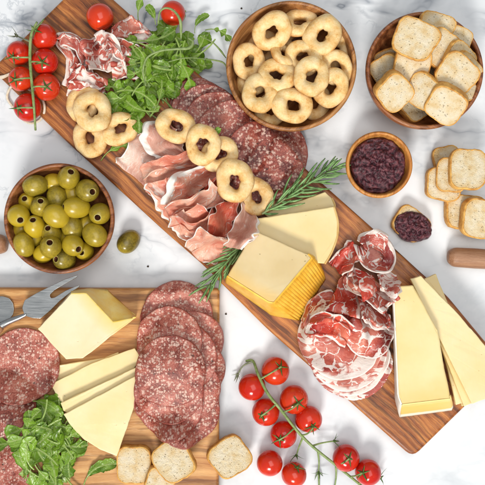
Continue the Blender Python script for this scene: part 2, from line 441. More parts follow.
M = {}
M['marble'] = m_marble()
M['big'] = m_wood('walnut_board_wood', (.085, .022, .007), (.30, .088, .020), (.60, .235, .058), .66, 1.0)
M['small'] = m_wood('acacia_board_wood', (.26, .095, .026), (.49, .225, .07), (.70, .40, .155), .9, .9)
M['bowlA'] = m_wood('olive_wood_bowl', (.15, .048, .012), (.36, .145, .042), (.56, .28, .095), .8, .8)
M['bowlB'] = m_wood('walnut_bowl_wood', (.08, .022, .008), (.25, .08, .026), (.46, .19, .07), .8, .8)
M['bowlC'] = m_wood('pale_olive_wood_bowl', (.32, .10, .02), (.60, .24, .05), (.74, .38, .10), .6, .6)
M['handle'] = m_wood('handle_wood', (.22, .095, .045), (.38, .19, .10), (.50, .29, .17), .3, .25)
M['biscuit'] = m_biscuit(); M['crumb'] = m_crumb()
M['crust'] = m_simple('toast_crust', (.52, .22, .04), (.80, .47, .13), .2, .6, .3, (.8, .4, .8))
M['salami'] = m_salami(); M['salami_dark'] = m_salami('dark_salami', ((.10, .014, .010), (.29, .062, .042), (.48, .16, .11)), .66, .40)
M['prosc'] = m_meat('prosciutto', [(.70, .20, .13), (.90, .44, .31), (.96, .70, .56)], (.96, .88, .82), .045, .05, .45, .56, .3, .33)
M['prosc_red'] = m_meat('prosciutto_red', [(.44, .045, .025), (.70, .14, .08), (.82, .32, .20)], (.84, .62, .54), .05, .05, .4, .58, .25, .34)
M['prosc_brown'] = m_meat('prosciutto_brown', [(.58, .25, .18), (.76, .43, .33), (.88, .61, .50)], (.95, .86, .80), .045, .04, .45, .60, .22, .38)
M['coppa'] = m_meat('coppa', [(.30, .030, .024), (.58, .12, .08), (.78, .31, .22)], (.93, .82, .75), .085, .17, .7, .43, .15, .34)
M['coppa_red'] = m_meat('coppa_red', [(.42, .02, .015), (.68, .085, .05), (.80, .24, .15)], (.93, .82, .74), .07, .14, .7, .48, .15, .32)
M['coppa_fat'] = m_meat('coppa_fat', [(.40, .06, .045), (.60, .15, .11), (.78, .36, .28)], (.93, .83, .76), .10, .17, .5, .42, .2, .34)
M['tomato'] = m_tomato()
M['vine'] = m_simple('tomato_vine_green', (.15, .23, .06), (.30, .38, .15), .2, .5, .4)
M['calyx'] = m_simple('calyx_green', (.055, .115, .022), (.13, .22, .05), .2, .55, .3)
M['dryvine'] = m_simple('dry_vine', (.16, .20, .11), (.30, .32, .20), .2, .6, .3)
M['olive'] = m_olive()
M['pit'] = m_simple('olive_pit_hole', (.07, .022, .010), (.14, .05, .02), .3, .45)
M['olive_cut'] = m_simple('olive_cut_flesh', (.30, .25, .05), (.42, .35, .09), .3, .4)
M['rocket'] = m_leaf('rocket_leaf', (.09, .205, .012), (.23, .40, .03), (.42, .55, .16), .7)
M['rosemary'] = m_simple('rosemary_needle', (.11, .24, .07), (.27, .45, .17), .2, .45, .4)
M['rose_stem'] = m_simple('rosemary_stem', (.20, .25, .10), (.32, .34, .16), .2, .6)
M['ch_white'] = m_cheese('pale_cheese', (.82, .68, .41), (.86, .74, .50), grad=[(.73, .68, 8, 23, .75)], gcol=(.90, .62, .18))
M['ch_tan'] = m_cheese('tan_cheese', (.62, .47, .23), (.70, .56, .31), .8, grad=[(.82, -.57, 8, 25, .85), (-.5, -.86, 8, 23, .75)])
M['ch_yel'] = m_cheese('butter_cheese', (.79, .61, .28), (.83, .665, .35), .4)
M['ch_gold'] = m_cheese('golden_cheese', (.80, .62, .27), (.85, .69, .36), .35, grad=[(-.05, -1, 18, 48, .8)])
M['ch_slice'] = m_cheese('cheese_slice', (.80, .645, .32), (.84, .70, .405), .3)
M['rind_gold'] = m_simple('golden_rind', (.95, .62, .10), (.96, .76, .28), .06, .45, .4, (.5, .3, .6), sss=.1)
M['rind_orange'] = m_simple('orange_rind', (.80, .40, .03), (.90, .56, .08), .07, .42, .4, (.5, .3, .6), sss=.1)
M['rind_thin'] = m_simple('thin_brown_rind', (.62, .36, .10), (.74, .50, .20), .08, .5, .4, (.5, .3, .5))
M['rind_white'] = m_simple('white_rind', (.80, .74, .62), (.88, .83, .74), .08, .6, .3, (.5, .3, .5))
s = N('rind_end'); v = s.obj(False); z_ = s.m_('ADD', s.node('ShaderNodeSeparateXYZ', {0: v}, out=2), s.m_('MULTIPLY', s.noise(v, .06, 4), 5.0))
M['rind_end'] = s.fin(s.ramp(s.m_('DIVIDE', z_, 34.0), [(.28, (.88, .82, .68)), (.36, (.84, .56, .17)), (.8, (.84, .56, .15)), (.98, (.88, .70, .28))]), .45, .4, sss=.1, sr=(1, .7, .3))
M['jam'] = m_jam()
M['cord'] = m_simple('cord', (.62, .50, .36), (.78, .70, .58), .4, .8, .2, (1.0, .5, .6))
M['pepper'] = m_simple('pepper_crumb', (.03, .02, .015), (.07, .05, .03), .5, .8)
s = N('brushed_steel'); v = s.obj()
M['steel'] = s.fin(s.mix(s.noise(s.mul(v, (.1, 1, 1)), .5, 4), (.40, .41, .41), (.56, .57, .57)), s.ramp(s.noise(s.mul(v, (.08, 1, 1)), .8, 4), [(.3, .22), (.7, .36)]), .5, metal=1.0)

# ------------------------------------------------------------------ the setting
g = 2600
tag(new('marble_tabletop', [(-g, -g, 0), (g, -g, 0), (g, g, 0), (-g, g, 0)], [(0, 1, 2, 3)], M['marble'], smooth=False),
    'white marble tabletop with soft grey veins', 'tabletop', kind='structure')

# ------------------------------------------------------------------ boards
BT = 16.0
def board(pix, mat, rot, origin_pix, name, label, rc):
    pts = ccw([tuple(wp(x, y, BT)[:2]) for x, y in pix]); pts = dense(pts, 8, rc)
    o = wp(*origin_pix, 0); o.z = 0
    c_, s_ = math.cos(-rot), math.sin(-rot)
    loc = [((x-o.x)*c_-(y-o.y)*s_, (x-o.x)*s_+(y-o.y)*c_) for x, y in pts]
    vs_, fs = loop_prism(loc, 0.02, BT, 3.2, 4)
    ob = new(name, vs_, fs, mat); ob.location = o*S; ob.rotation_euler = (0, 0, rot)
    for p in ob.data.polygons: p.use_smooth = len(p.vertices) == 4
    tag(ob, label, 'cutting board', 'wooden serving boards')
    stamp_poly(pts, BT)
    return ob
BIGP = [(-9, 69), (87, -25), (113, -1), (140, 23), (230, 101), (320, 181), (374, 229), (423, 274), (447, 295), (485, 341), (507, 366), (413, 458), (350, 402), (267, 329), (203, 265), (165, 232), (90, 163), (73, 148)]
board(BIGP, M['big'], R(-43), (250, 220), 'serving_board', 'long dark walnut board lying diagonally across the marble under meats, greens and cheeses', 9)
board([(-90, 287.5), (219.5, 288.5), (218.5, 560), (-90, 560)], M['small'], R(0.2), (100, 400), 'serving_board', 'lighter square acacia board at the bottom left under pale cheese and salami', 4)

# ------------------------------------------------------------------ bowls
def bowl(px, py, Rr, h, mat, label, rim=4.0, inner_floor=5, name='wooden_bowl', taper=.44, rot=0):
    c = wp(px, py, h); c.z = 0
    R0 = Rr*(H-h)/H
    prof = [(0.01, .05), (R0*taper*.8, .05), (R0*taper, 1.5)]
    tp = max(taper, .46)
    for k in range(1, 15):
        q = k/14; r_ = R0*(1-(1-q)**2.1)**(1/2.1)
        if r_ > R0*taper: prof.append((r_, 1.5+(h-4.5)*q))
    prof += [(R0, h-2.2), (R0-.5, h-.7), (R0-1.6, h), (R0-rim+1.2, h), (R0-rim+.3, h-.8), (R0-rim, h-2.4)]
    for k in range(0, 9):
        a = (1-k/8)*math.pi/2; rr_ = (R0-rim-.6)*math.sin(a)**.75; prof.append((max(.2, rr_), inner_floor+(h-6-inner_floor)*(1-math.cos(a))**1.15))
    prof.append((.01, inner_floor))
    vs_, fs = lathe(prof, 96)
    ob = new(name, vs_, fs, mat); ob.location = c*S; ob.rotation_euler = (0, 0, rot)
    tag(ob, label, 'bowl', 'wooden bowls')
    i_, j_ = np.ogrid[:HMN, :HMN]; d_ = np.sqrt((i_+HM0-c.x)**2+(j_+HM0-c.y)**2)/(R0-rim-.5)
    BOWLS[label] = (c, R0-rim-.5, inner_floor, h)
    return c
BOWLS = {}
bA = bowl(291.5, 65.5, 65.5, 44, M['bowlA'], 'large wooden bowl filled with ring biscuits', rot=R(50))
bB = bowl(425, 70, 59, 42, M['bowlB'], 'dark wooden bowl filled with small toasts at the top right', rim=4, rot=R(-35))
bC = bowl(58.7, 218.5, 55.5, 38, M['bowlB'], 'wooden bowl of green olives at the left', rim=4, rot=R(20))
bD = bowl(379.5, 164.5, 33.5, 28, M['bowlC'], 'small orange-toned wooden bowl of dark jam', rim=3.5, rot=R(80), taper=.5)
# jam heap in its bowl
def jam(cx, cy, rx, ry, z0, amp, name, label, seed, ang=0, parent=None, dome=4, mat=None):
    vs_, fs = [], []
    nr, na = 34, 96
    for i in range(nr+1):
        u = i/nr
        for j in range(na):
            a = 2*math.pi*j/na; e = 1+.07*nz(math.cos(a)*1.6+seed, math.sin(a)*1.6)+.04*nz(math.cos(a)*5+seed, math.sin(a)*5)
            x = rx*u*e*math.cos(a); y = ry*u*e*math.sin(a)
            n_ = abs(nz(x*.10+seed, y*.13, 2))*1.3+.7*abs(nz(x*.25, y*.25+seed, 5))+.35*nz(x*.6, y*.6, seed)
            z = dome*(1-u*u)+amp*n_*min(1, (1-u)*6+.25)
            if u > .93: z -= dome*.9*((u-.93)/.07)
            X = cx+x*math.cos(ang)-y*math.sin(ang); Y = cy+x*math.sin(ang)+y*math.cos(ang)
            vs_.append(Vector((X, Y, z0+z)))
    for i in range(nr):
        for j in range(na): fs.append((i*na+j, i*na+(j+1) % na, (i+1)*na+(j+1) % na, (i+1)*na+j)[::-1])
    ob = new(name, vs_, fs, mat or M['jam'], (cx, cy, z0), parent)
    if label: tag(ob, label, 'jam')
    return ob
jam(bD.x, bD.y, 28.6, 28.6, 17.5, 5.0, 'fig_jam', 'chunky dark purple jam heaped in the small wooden bowl', 3.1)

def fill_bowl_map(label):
    c, Ri, fl_, h = BOWLS[label]; i, j = np.ogrid[:HMN, :HMN]
    d = np.sqrt((i+HM0-c.x)**2+(j+HM0-c.y)**2)/Ri
    a = np.arcsin(np.clip(d, 0, 1)**(1/.75)); zz = fl_+(h-6-fl_)*(1-np.cos(a))**1.15
    HM[d < 1] = zz[d < 1]; HM[(d >= 1) & (d < 1+4/Ri)] = h
def drop(verts, rot, sc, px, py, zref, q=97, up=0.0, cap=4):
    """height at which a rigid thing comes to rest on what is already there"""
    m = Euler([R(a) for a in rot], 'XYZ').to_matrix(); V_ = [m @ v*sc for v in verts]
    z = zref
    for it in range(3):
        c = wp(px, py, z)
        low = {}
        for v in V_:
            k = hcell(c.x+v.x, c.y+v.y)
            if low.get(k, 1e9) > v.z: low[k] = v.z
        need = [HM[k]-b for k, b in low.items()]
        z = float(np.percentile(need, q))+up
    z = min(z, zref+(cap or 4))
    c = wp(px, py, z)
    stamp([c+v for v in V_ ], 0, 1)
    return z
for b_ in list(BOWLS): fill_bowl_map(b_)
# ------------------------------------------------------------------ taralli (ring biscuits)
def tarallo_mesh(seed):
    rnd = random.Random(seed); vs_, fs = [], []
    nf, nt = 56, 22; a0 = rnd.uniform(0, 6.28)
    hx = rnd.uniform(.85, 1.0)
    for i in range(nf):
        f = 2*math.pi*i/nf
        j_ = (f-a0) % (2*math.pi)
        lap = math.exp(-((j_-math.pi)/.55)**2)
        ew = 1+.11*math.cos(2*(f-a0))
        Rm = 10.9*ew+1.2*nz(math.cos(f)*1.4+seed*3, math.sin(f)*1.4)
        rt = 6.3+1.0*lap+1.3*nz(math.cos(f)*1.2+seed, math.sin(f)*1.2, 4)
        for k in range(nt):
            t = 2*math.pi*k/nt
            step = 1.2*math.tanh(math.sin(t*1-.6+2.2*(j_-math.pi))*2)*lap
            rr = rt+step
            x = (Rm+rr*math.cos(t)*(1.02 if math.cos(t) > 0 else hx*.92))
            z = rr*math.sin(t)*.80+lap*.8
            n_ = .9*nz(x*math.cos(f)*.14+seed, x*math.sin(f)*.14, z*.14)+.12*nz(x*math.cos(f)*.5+seed, x*math.sin(f)*.5, z*.5)
            vs_.append(Vector((x*math.cos(f), x*math.sin(f), z+n_)))
    for i in range(nf):
        for k in range(nt): fs.append((i*nt+k, ((i+1) % nf)*nt+k, ((i+1) % nf)*nt+(k+1) % nt, i*nt+(k+1) % nt))
    return vs_, fs
TV = [tarallo_mesh(k*1.7+.3) for k in range(6)]
protoT = []
used = [0]
def tarallo(px, py, z, rz=0, tx=0, ty=0, label='', group='', sc=1.0):
    k = used[0] % 6; used[0] += 1
    z0_ = z; z = drop(TV[k][0], (tx, ty, rz), sc, px, py, z, 90, 0, 4 if group != 'ring biscuits on the dark board' or px < 150 else 14)
    if DBG: print('TAR', round(z0_), round(z), lab_(label))
    p = wp(px, py, z)
    if len(protoT) <= k:
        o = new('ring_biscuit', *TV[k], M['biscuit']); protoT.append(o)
        o['category'] = 'ring biscuit'
    else: o = dup(protoT[k])
    o.location = p*S; o.rotation_euler = Euler((R(tx), R(ty), R(rz)), 'XYZ'); o.scale = (sc, sc, sc)
    tag(o, label, 'ring biscuit', group)
    return o
GB = 'ring biscuits in the large wooden bowl'
for (zx, zy, z, rz, tx, ty, lab, sc) in [
    (160, 140, 24, 10, 20, 10, 'ring biscuit low under the upper left one, close to the wall of the biscuit bowl', 1),
    (255, 120, 24, 60, 0, 15, 'ring biscuit sunk between the top and upper left ones in the biscuit bowl', .95),
    (366, 150, 24, 60, 10, -10, 'ring biscuit mostly hidden at the upper right wall of the biscuit bowl', .95),
    (180, 325, 22, 20, 0, 0, 'ring biscuit low at the bottom left of the biscuit bowl under two others', .95),
    (308, 300, 23, 80, 10, 0, 'ring biscuit peeking out at the bottom right of the biscuit bowl under two others', 1),
    (215, 160, 30, 100, 35, 30, 'small tilted ring biscuit wedged in the centre left of the biscuit bowl', .85),
    (125, 240, 24, 10, 10, 10, 'ring biscuit deep at the left of the biscuit bowl, in shade', .9),
    (262, 66, 37, 20, -28, 6, 'ring biscuit with a wide hole at the very top of the biscuit bowl', 1.03),
    (182, 92, 39, 35, 26, -14, 'ring biscuit with a slit hole at the upper left of the biscuit bowl', 1.08),
    (330, 104, 40, 200, 8, 8, 'round ring biscuit at the upper right of the biscuit bowl', 1.08),
    (370, 198, 35, 300, 16, 26, 'ring biscuit leaning on the right wall of the biscuit bowl', .98),
    (115, 182, 38, 90, 5, -10, 'round ring biscuit at the left wall of the biscuit bowl', 1.0),
    (275, 172, 35, 140, -20, 10, 'ring biscuit in the middle of the biscuit bowl, above the most raised one', 1.02),
    (355, 258, 38, 250, 4, 10, 'ring biscuit at the lower right of the biscuit bowl beside the most raised one', 1.05),
    (198, 222, 37, 330, -14, -6, 'ring biscuit left of centre in the biscuit bowl', 1.03),
    (148, 274, 40, 40, -6, 8, 'ring biscuit with an oval hole at the lower left of the biscuit bowl', 1.06),
    (243, 310, 41, 170, 0, 0, 'ring biscuit at the very bottom of the biscuit bowl', 1.07),
    (298, 225, 47, 75, 0, 4, 'most raised ring biscuit, right of centre in the biscuit bowl', 1.06)]:
    tarallo(210+zx/2.94, zy/2.94, z, rz, tx, ty, lab, GB, sc)

# ------------------------------------------------------------------ toasts
def toast_parts(seed, wx=17.5, wy=16, th=8.5):
    rnd = random.Random(seed); n = 56; out = []
    for i in range(n):
        a = 2*math.pi*i/n; c, s_ = math.cos(a), math.sin(a)
        p = (4.8, 3.7, 4.4, 3.5)[int(seed) % 4]
        r = (abs(c)**p+abs(s_)**p)**(-1/p)
        top = 1.0+.05*max(0, s_)-.04*max(0, -s_)
        r *= 1+.09*nz(c*1.1+seed, s_*1.1)+.03*nz(c*5+seed, s_*5)
        out.append((wx*r*c*top, wy*r*s_))
    def ring(k, z): return [Vector((x*k, y*k, z+.3*nz(x*.3+seed, y*.3, z))) for x, y in out]
    h = th/2; rings = [ring(.90, -h+.3), ring(.965, -h+.1), ring(.995, -h+1.3), ring(1.006, 0), ring(.995, h-1.3), ring(.965, h-.1), ring(.90, h-.2), ring(.89, 0)]
    vs_ = [v for r in rings for v in r]; fs = []
    m = len(rings)
    for i in range(m):
        for j in range(n): fs.append((i*n+j, i*n+(j+1) % n, ((i+1) % m)*n+(j+1) % n, ((i+1) % m)*n+j))
    crust = (vs_, fs)
    vs2, fs2 = [], []; K = 12
    for side in (1, -1):
        b = len(vs2)
        for i in range(K+1):
            u = .915*(1-i/K)
            for x, y in out:
                z = side*(h-.25+.55*nz(x*u*.5+seed, y*u*.5, side*3)+.2)
                vs2.append(Vector((x*u, y*u, z)))
        for i in range(K):
            for j in range(n):
                q = (b+i*n+j, b+i*n+(j+1) % n, b+(i+1)*n+(j+1) % n, b+(i+1)*n+j)
                fs2.append(q if side > 0 else q[::-1])
    return crust, (vs2, fs2)
protoTo = []
for k, (a, b, t) in enumerate([(17.5, 16, 9.5), (16, 17.5, 9), (18, 15.5, 10), (15.5, 15, 11.5)]):
    protoTo.append([toast_parts(k*2.3+1, a, b, t), None])
def toast(p, rot, k, label, group, sc=1.0):
    pr = protoTo[k]
    f_ = (H-p[2])/H; px_, py_ = p[0]/f_+CX, CY-p[1]/f_
    z = drop([v for v in pr[0][0][0]+pr[0][1][0]], rot, sc, px_, py_, p[2], 93, 0, 12)
    if DBG: print('TOAST', round(p[2]), round(z), lab_(label))
    p = wp(px_, py_, z)
    if pr[1] is None:
        e = empty('toast', (0, 0, 0)); pr[1] = e
        new('crust', *pr[0][0], M['crust'], parent=e); new('crumb', *pr[0][1], M['crumb'], parent=e)
    else: e = dup(pr[1])
    e.location = Vector(p)*S; e.rotation_euler = Euler([R(a) for a in rot], 'XYZ'); e.scale = (sc,)*3
    tag(e, label, 'toast', group); return e
GT = 'small toasts in the dark wooden bowl'
for (zx, zy, z, rot, k, lab, sc) in [
    (200, 385, 18, (10, 10, 40), 3, 'toast deep at the bottom of the toast bowl in the gap', 1.0),
    (250, 250, 16, (0, 0, 15), 0, 'toast at the bottom of the bowl, dark in the gap at its centre', 1.0),
    (112, 215, 28, (12, -34, 20), 0, 'toast tilted at the upper left wall of the toast bowl', .95),
    (95, 250, 27, (10, -34, 25), 1, 'toast tilted at the left wall of the toast bowl, just below another', .95),
    (372, 122, 28, (8, 14, -20), 3, 'small toast end at the upper right wall of the toast bowl', .85),
    (284, 76, 34, (4, 4, -15), 2, 'toast at the top of the toast bowl, behind the topmost one', .95),
    (375, 200, 33, (5, 26, -30), 0, 'toast leaning on the right wall of the toast bowl, upper of two', .95),
    (398, 245, 32, (0, 26, -38), 2, 'toast leaning on the right wall of the toast bowl, lower of two', .95),
    (384, 318, 26, (0, 18, 20), 3, 'toast slipped against the lower right wall of the toast bowl', .95),
    (305, 158, 36, (4, 6, -35), 1, 'toast right of the topmost toast in the bowl, facing up', 1.0),
    (190, 228, 36, (16, 0, -12), 1, 'rounded toast under the topmost one, left of centre in the bowl', 1.08),
    (115, 328, 36, (16, 26, -42), 3, 'pale thick toast at the lower left of the toast bowl', 1.08),
    (240, 330, 37, (30, -12, -38), 0, 'toast on its side, left of the pale square one at the bottom of the bowl', .98),
    (370, 258, 42, (16, 4, -35), 0, 'greyish toast facing up right of centre in the toast bowl', 1.08),
    (326, 378, 40, (34, 6, -30), 3, 'pale square toast at the bottom of the toast bowl', 1.15),
    (202, 118, 47, (12, -3, -25), 2, 'topmost toast lying flat at the upper left of the bowl', 1.14)]:
    toast(wp(365+zx/4.042, 10+zy/4.042, z), rot, k, lab, GT, sc)
GR = 'toasts on the marble at the right'
toast(wp(447, 161, 6), (0, 0, 10), 1, 'toast almost hidden under the upper toast pile on the marble', GR, .85)
toast(wp(443, 184, 5), (4, 0, -8), 3, 'toast with its left half showing under the upper pile on the marble', GR, 1.1)
toast(wp(452, 175, 12), (4, -8, -6), 1, 'middle toast of the upper pile on the marble', GR, .95)
toast(wp(467.5, 169.5, 19.5), (0, 0, -4), 1, 'topmost toast of the upper pile, below the toast bowl', GR, 1.12)
toast(wp(464, 212, 6), (0, 4, -4), 2, 'toast under another in the lower toast pile above the wooden handle', GR, 1.1)
toast(wp(481, 219, 14), (6, 8, -9), 0, 'upper toast of the lower pile at the right edge of the photo', GR, 1.2)
GS = 'toasts at the bottom of the light board'
toast(wp(134.5, 464, BT+5), (2, 3, -3), 1, 'square toast at the bottom of the light board, beside the pale cheese slices', GS, 1.06)
toast(wp(160, 481, BT+6), (0, 8, -25), 3, 'toast lowest in the photo, under the one leaning on it', GS, .9)
toast(wp(174, 460, BT+12), (3, -7, -55), 0, 'tilted toast leaning on its neighbour below the salami stack', GS, 1.14)
toast(wp(229.5, 456.5, 7), (-3, 9, 33), 3, 'toast leaning on the right edge of the light board beside the tomatoes', 'toasts on the marble at the right', 1.22)
for o in col.objects:
    if o.get('label', '').startswith('toast leaning on the right edge'): o['group'] = GS
for b_ in BOWLS:
    c_ = BOWLS[b_][0]; i, j = np.ogrid[:HMN, :HMN]; HM[((i+HM0-c_.x)**2+(j+HM0-c_.y)**2 < (BOWLS[b_][1]+7)**2) & (np.abs(i) >= 0)] = 0
stamp_poly(ccw([tuple(wp(x, y, BT)[:2]) for x, y in BIGP]), BT); stamp_poly(ccw([tuple(wp(x, y, BT)[:2]) for x, y in [(-90, 287.5), (219.5, 288.5), (218.5, 560), (-90, 560)]]), BT)
# jam toast
tj = toast(wp(410, 224, 5.5), (0, 0, -38), 2, 'toast half covered by purple jam on the marble, below the jam bowl', 'toast with jam', .98)
del tj['group']
pj = wp(413.5, 226.5, 11)
jam(pj.x, pj.y, 20, 15.5, 9.2, 3.6, 'jam_topping', 'dark purple jam spread over the single toast on the marble', 8.4, R(-15), None, 4.5)

# ------------------------------------------------------------------ olives
def olive_mesh(seed, L=13.2, r=11.0, hole=3.1):
    prof = []; n = 22
    a_end = math.asin(hole*1.15/r)
    for i in range(n+1):
        a = a_end+(math.pi-a_end-.02)*i/n
        prof.append((r*math.sin(a)**.95 if math.sin(a) > 0 else 0.01, L*math.cos(a)))
    prof = prof[::-1]; zt = L*math.cos(a_end)
    sk = len(prof)
    prof += [(hole*1.08, zt+.15), (hole*.92, zt-.25), (hole*.85, zt-2), (hole*.8, zt-7), (.02, zt-8)]
    vs_, fs = lathe(prof, 32)
    mi = []
    for i in range(len(prof)-1): mi += [0 if i < sk-1 else (1 if i < sk+1 else 2)]*32
    vs_ = [v*(1+.035*nz(v.x*.08+seed, v.y*.08, v.z*.08)) for v in vs_]
    return vs_, fs, mi
OM = []
for k in range(4):
    v_, f_, mi_ = olive_mesh(k*3.1, 12.6+k*.5, 10.6+(k % 3)*.35)
    OM.append([v_, f_, mi_, None])
oc = [0]
def olive(px, py, z, d, label, group, sc=1.0):
    k = oc[0] % 4; oc[0] += 1; q = OM[k]
    if q[3] is None: q[3] = o = new('green_olive', q[0], q[1], [M['olive'], M['olive_cut'], M['pit']], mi=q[2])
    else: o = dup(q[3])
    o.location = wp(px, py, z)*S
    o.rotation_mode = 'XYZ'; o.rotation_euler = Vector(d).to_track_quat('Z', 'Y').to_euler(); o.scale = (sc,)*3
    tag(o, label, 'olive', group)
GO = 'green olives in the wooden bowl'
OL = [  # x, y, z, hole x, hole y (photo zoom), lies below others
    (238, 100, 24, None, 0, 1), (125, 184, 23, 120, 172, 1), (318, 152, 22, None, 0, 1), (380, 285, 22, None, 0, 1), (200, 255, 20, None, 0, 1), (150, 340, 20, None, 0, 1), (300, 345, 18, None, 0, 1), (90, 310, 18, None, 0, 1),
    (372, 402, 25, 367, 408, 1), (252, 164, 29, 262, 215, 0), (320, 298, 29, None, 0, 0), (228, 325, 27, 223, 304, 0), (192, 412, 27, None, 0, 1),
    (284, 440, 30, 258, 437, 0), (153, 295, 31, 156, 268, 0), (178, 208, 32, 189, 186, 0), (155, 113, 34, 108, 125, 0), (302, 78, 35, 320, 58, 0), (385, 135, 34, 412, 142, 0),
    (337, 210, 35, 294, 210, 0), (440, 237, 34, 439, 254, 0), (82, 245, 34, 100, 264, 0), (418, 330, 34, None, 0, 0), (105, 375, 33, None, 0, 0), (322, 376, 34, 352, 392, 0), (224, 384, 36, 230, 366, 0), (248, 247, 38, None, 0, 0)]
lab_seen = {}
for i, (x, y, z, hx_, hy_, low) in enumerate(OL):
    px, py = x/4.409, 160+y/4.409
    if hx_ is None:
        a = i*2.4; d = (math.cos(a), math.sin(a), -.25)
    else:
        dx, dy = (hx_-x)/4.409/11, -(hy_-y)/4.409/11; q = min(.95, math.hypot(dx, dy)); d = (dx, dy, math.sqrt(1-q*q))
    cl = (round((math.degrees(math.atan2(px-58.7, 218.5-py)) % 360)/30) or 12)
    cl = 12 if cl == 0 else cl
    rad = math.hypot(px-58.7, py-218.5)
    where = 'mid bowl' if rad < 16 else ('at the bowl wall' if rad > 34 else 'partway in')
    hole = 'pit hole showing' if (hx_ is not None and d[2] > .3) else 'no hole showing'
    key = (cl, where, low); lab_seen[key] = lab_seen.get(key, 0)+1
    lab = f"{['', 'second ', 'third ', 'fourth ', 'fifth '][lab_seen[key]-1]}{'half buried' if low else 'upper'} olive at {['', 'one', 'two', 'three', 'four', 'five', 'six', 'seven', 'eight', 'nine', 'ten', 'eleven', 'twelve'][cl]} o'clock {where}, {hole}" 
    olive(px, py, z, d, lab, GO, (.97 if z > 33 else .92) if not low else .86)
olive(128.5, 241.5, 10.3, (.5, .6, -.5), 'single green olive lying alone on the marble beside the olive bowl', None, .97)

# ------------------------------------------------------------------ tomatoes
def tomato_body(r, seed):
    vs_, fs = [], []; nu, nv = 30, 40
    for i in range(nu+1):
        t = math.pi*i/nu
        for j in range(nv):
            a = 2*math.pi*j/nv
            x, y, z = math.sin(t)*math.cos(a), math.sin(t)*math.sin(a), math.cos(t)
            k = 1+.025*nz(x*1.1+seed, y*1.1, z*1.1)-.10*math.exp(-(t/.28)**2)
            vs_.append(Vector((x*r*k, y*r*k, z*r*k*.97)))
    for i in range(nu):
        for j in range(nv): fs.append((i*nv+j, (i+1)*nv+j, (i+1)*nv+(j+1) % nv, i*nv+(j+1) % nv))
    return vs_, fs
def sepals(center, normal, r, seed, n=5, ln=9.5, lift=1.3):
    rnd = random.Random(seed); nrm = Vector(normal).normalized()
    a = nrm.orthogonal().normalized(); b = nrm.cross(a); out = []
    th0 = rnd.uniform(0, 6)
    for k in range(n):
        th = th0+2*math.pi*k/n+rnd.uniform(-.2, .2); d = a*math.cos(th)+b*math.sin(th); side = nrm.cross(d)
        L = ln*rnd.uniform(.75, 1.2); curl = rnd.uniform(-.1, 2.2)
        vs_, fs = [], []; m = 7
        for i in range(m+1):
            u = i/m; wd = 1.1*(1-u)**.7*(.5+min(1, u*4)*.5)
            if r: # follow the sphere
                ang = u*L/r; p = center+d*(math.sin(ang)*r)+nrm*((math.cos(ang)-1)*r+lift*(.4+curl*u*u*3))
            else: p = center+d*(u*L)+nrm*(lift*u*(1-u)*3+u*u*curl*5)
            vs_ += [p-side*wd, p+nrm*.45*(1-u), p+side*wd, p-nrm*.35*(1-u)]
        for i in range(m):
            for q in range(4): fs.append((i*4+q, i*4+(q+1) % 4, (i+1)*4+(q+1) % 4, (i+1)*4+q))
        fs.append((0, 1, 2, 3)); out.append((vs_, fs))
    kn = tube([center-nrm*.5, center+nrm*1.6], [1.5, 1.1], 8, 4); out.append(kn)
    return join(*out)
def tomato_at(px, py, r, base, cal, parent, origin, seed):
    """a tomato as a part of its vine; cal = photo pixel of the calyx"""
    c = wp(px, py, base+r*.97)
    if cal: dx, dy = cal[0]-px, -(cal[1]-py); q = math.hypot(dx, dy)/r; q = min(q, .93); L = math.hypot(dx, dy) or 1; d = Vector((dx/L*q, dy/L*q, math.sqrt(1-q*q)))
    else: d = Vector((.2, -.2, -.95))
    rot = d.to_track_quat('Z', 'Y').to_matrix()
    vs_, fs = tomato_body(r, seed)
    ob = new('tomato', [c+rot @ v for v in vs_], fs, M['tomato'], origin, parent)
    if cal:
        sv, sf = sepals(c+d*(r*.90), d, r, seed*7+1)
        new('calyx', sv, sf, M['calyx'], origin, ob)
    return c, d, r
def vine(tomatoes, stem, twigs, bare, base, label, group, sz):
    o0 = wp(*stem[len(stem)//2][:2], base); o0.z = base
    root = empty('tomato_vine', o0); tag(root, label, 'tomato vine', group)
    ends = []
    for i, (px, py, r, cal) in enumerate(tomatoes):
        c, d, rr = tomato_at(px, py, r, base+.0, cal, root, o0, i*1.37+sz); ends.append((c+d*(rr+.6), d))
    st = [wp(x, y, z) for x, y, z in stem]
    new('stem', *tube(st, [1.1, 1.5, 1.45, 1.35, 1.1], 10), M['vine'], o0, root)
    C = cat(st, 60)
    for (e, d), t in zip(ends, tomatoes):
        if not t[3]: continue
        q = min(C, key=lambda p: (p-e).length+abs((p-e).length-9)*.4)
        mid = (q+e)/2+Vector((0, 0, 2.5))+d*2
        new('twig', *tube([q, mid, e], [1.0, .75, .95], 8), M['vine'], o0, root)
    for tw in twigs:
        p = [wp(*a) for a in tw[0]]
        t_ = new('twig', *tube(p, [1.1, .8, .7], 8), M[tw[1]], o0, root)
        if tw[2]: new('calyx', *sepals(p[-1], (p[-1]-p[-2]).normalized()+Vector((0, 0, .6)), 0, len(tw[0])*3+p[0].x, 5, tw[2]), M['calyx' if tw[1] == 'vine' else 'dryvine'], o0, t_)
    return root
B = BT
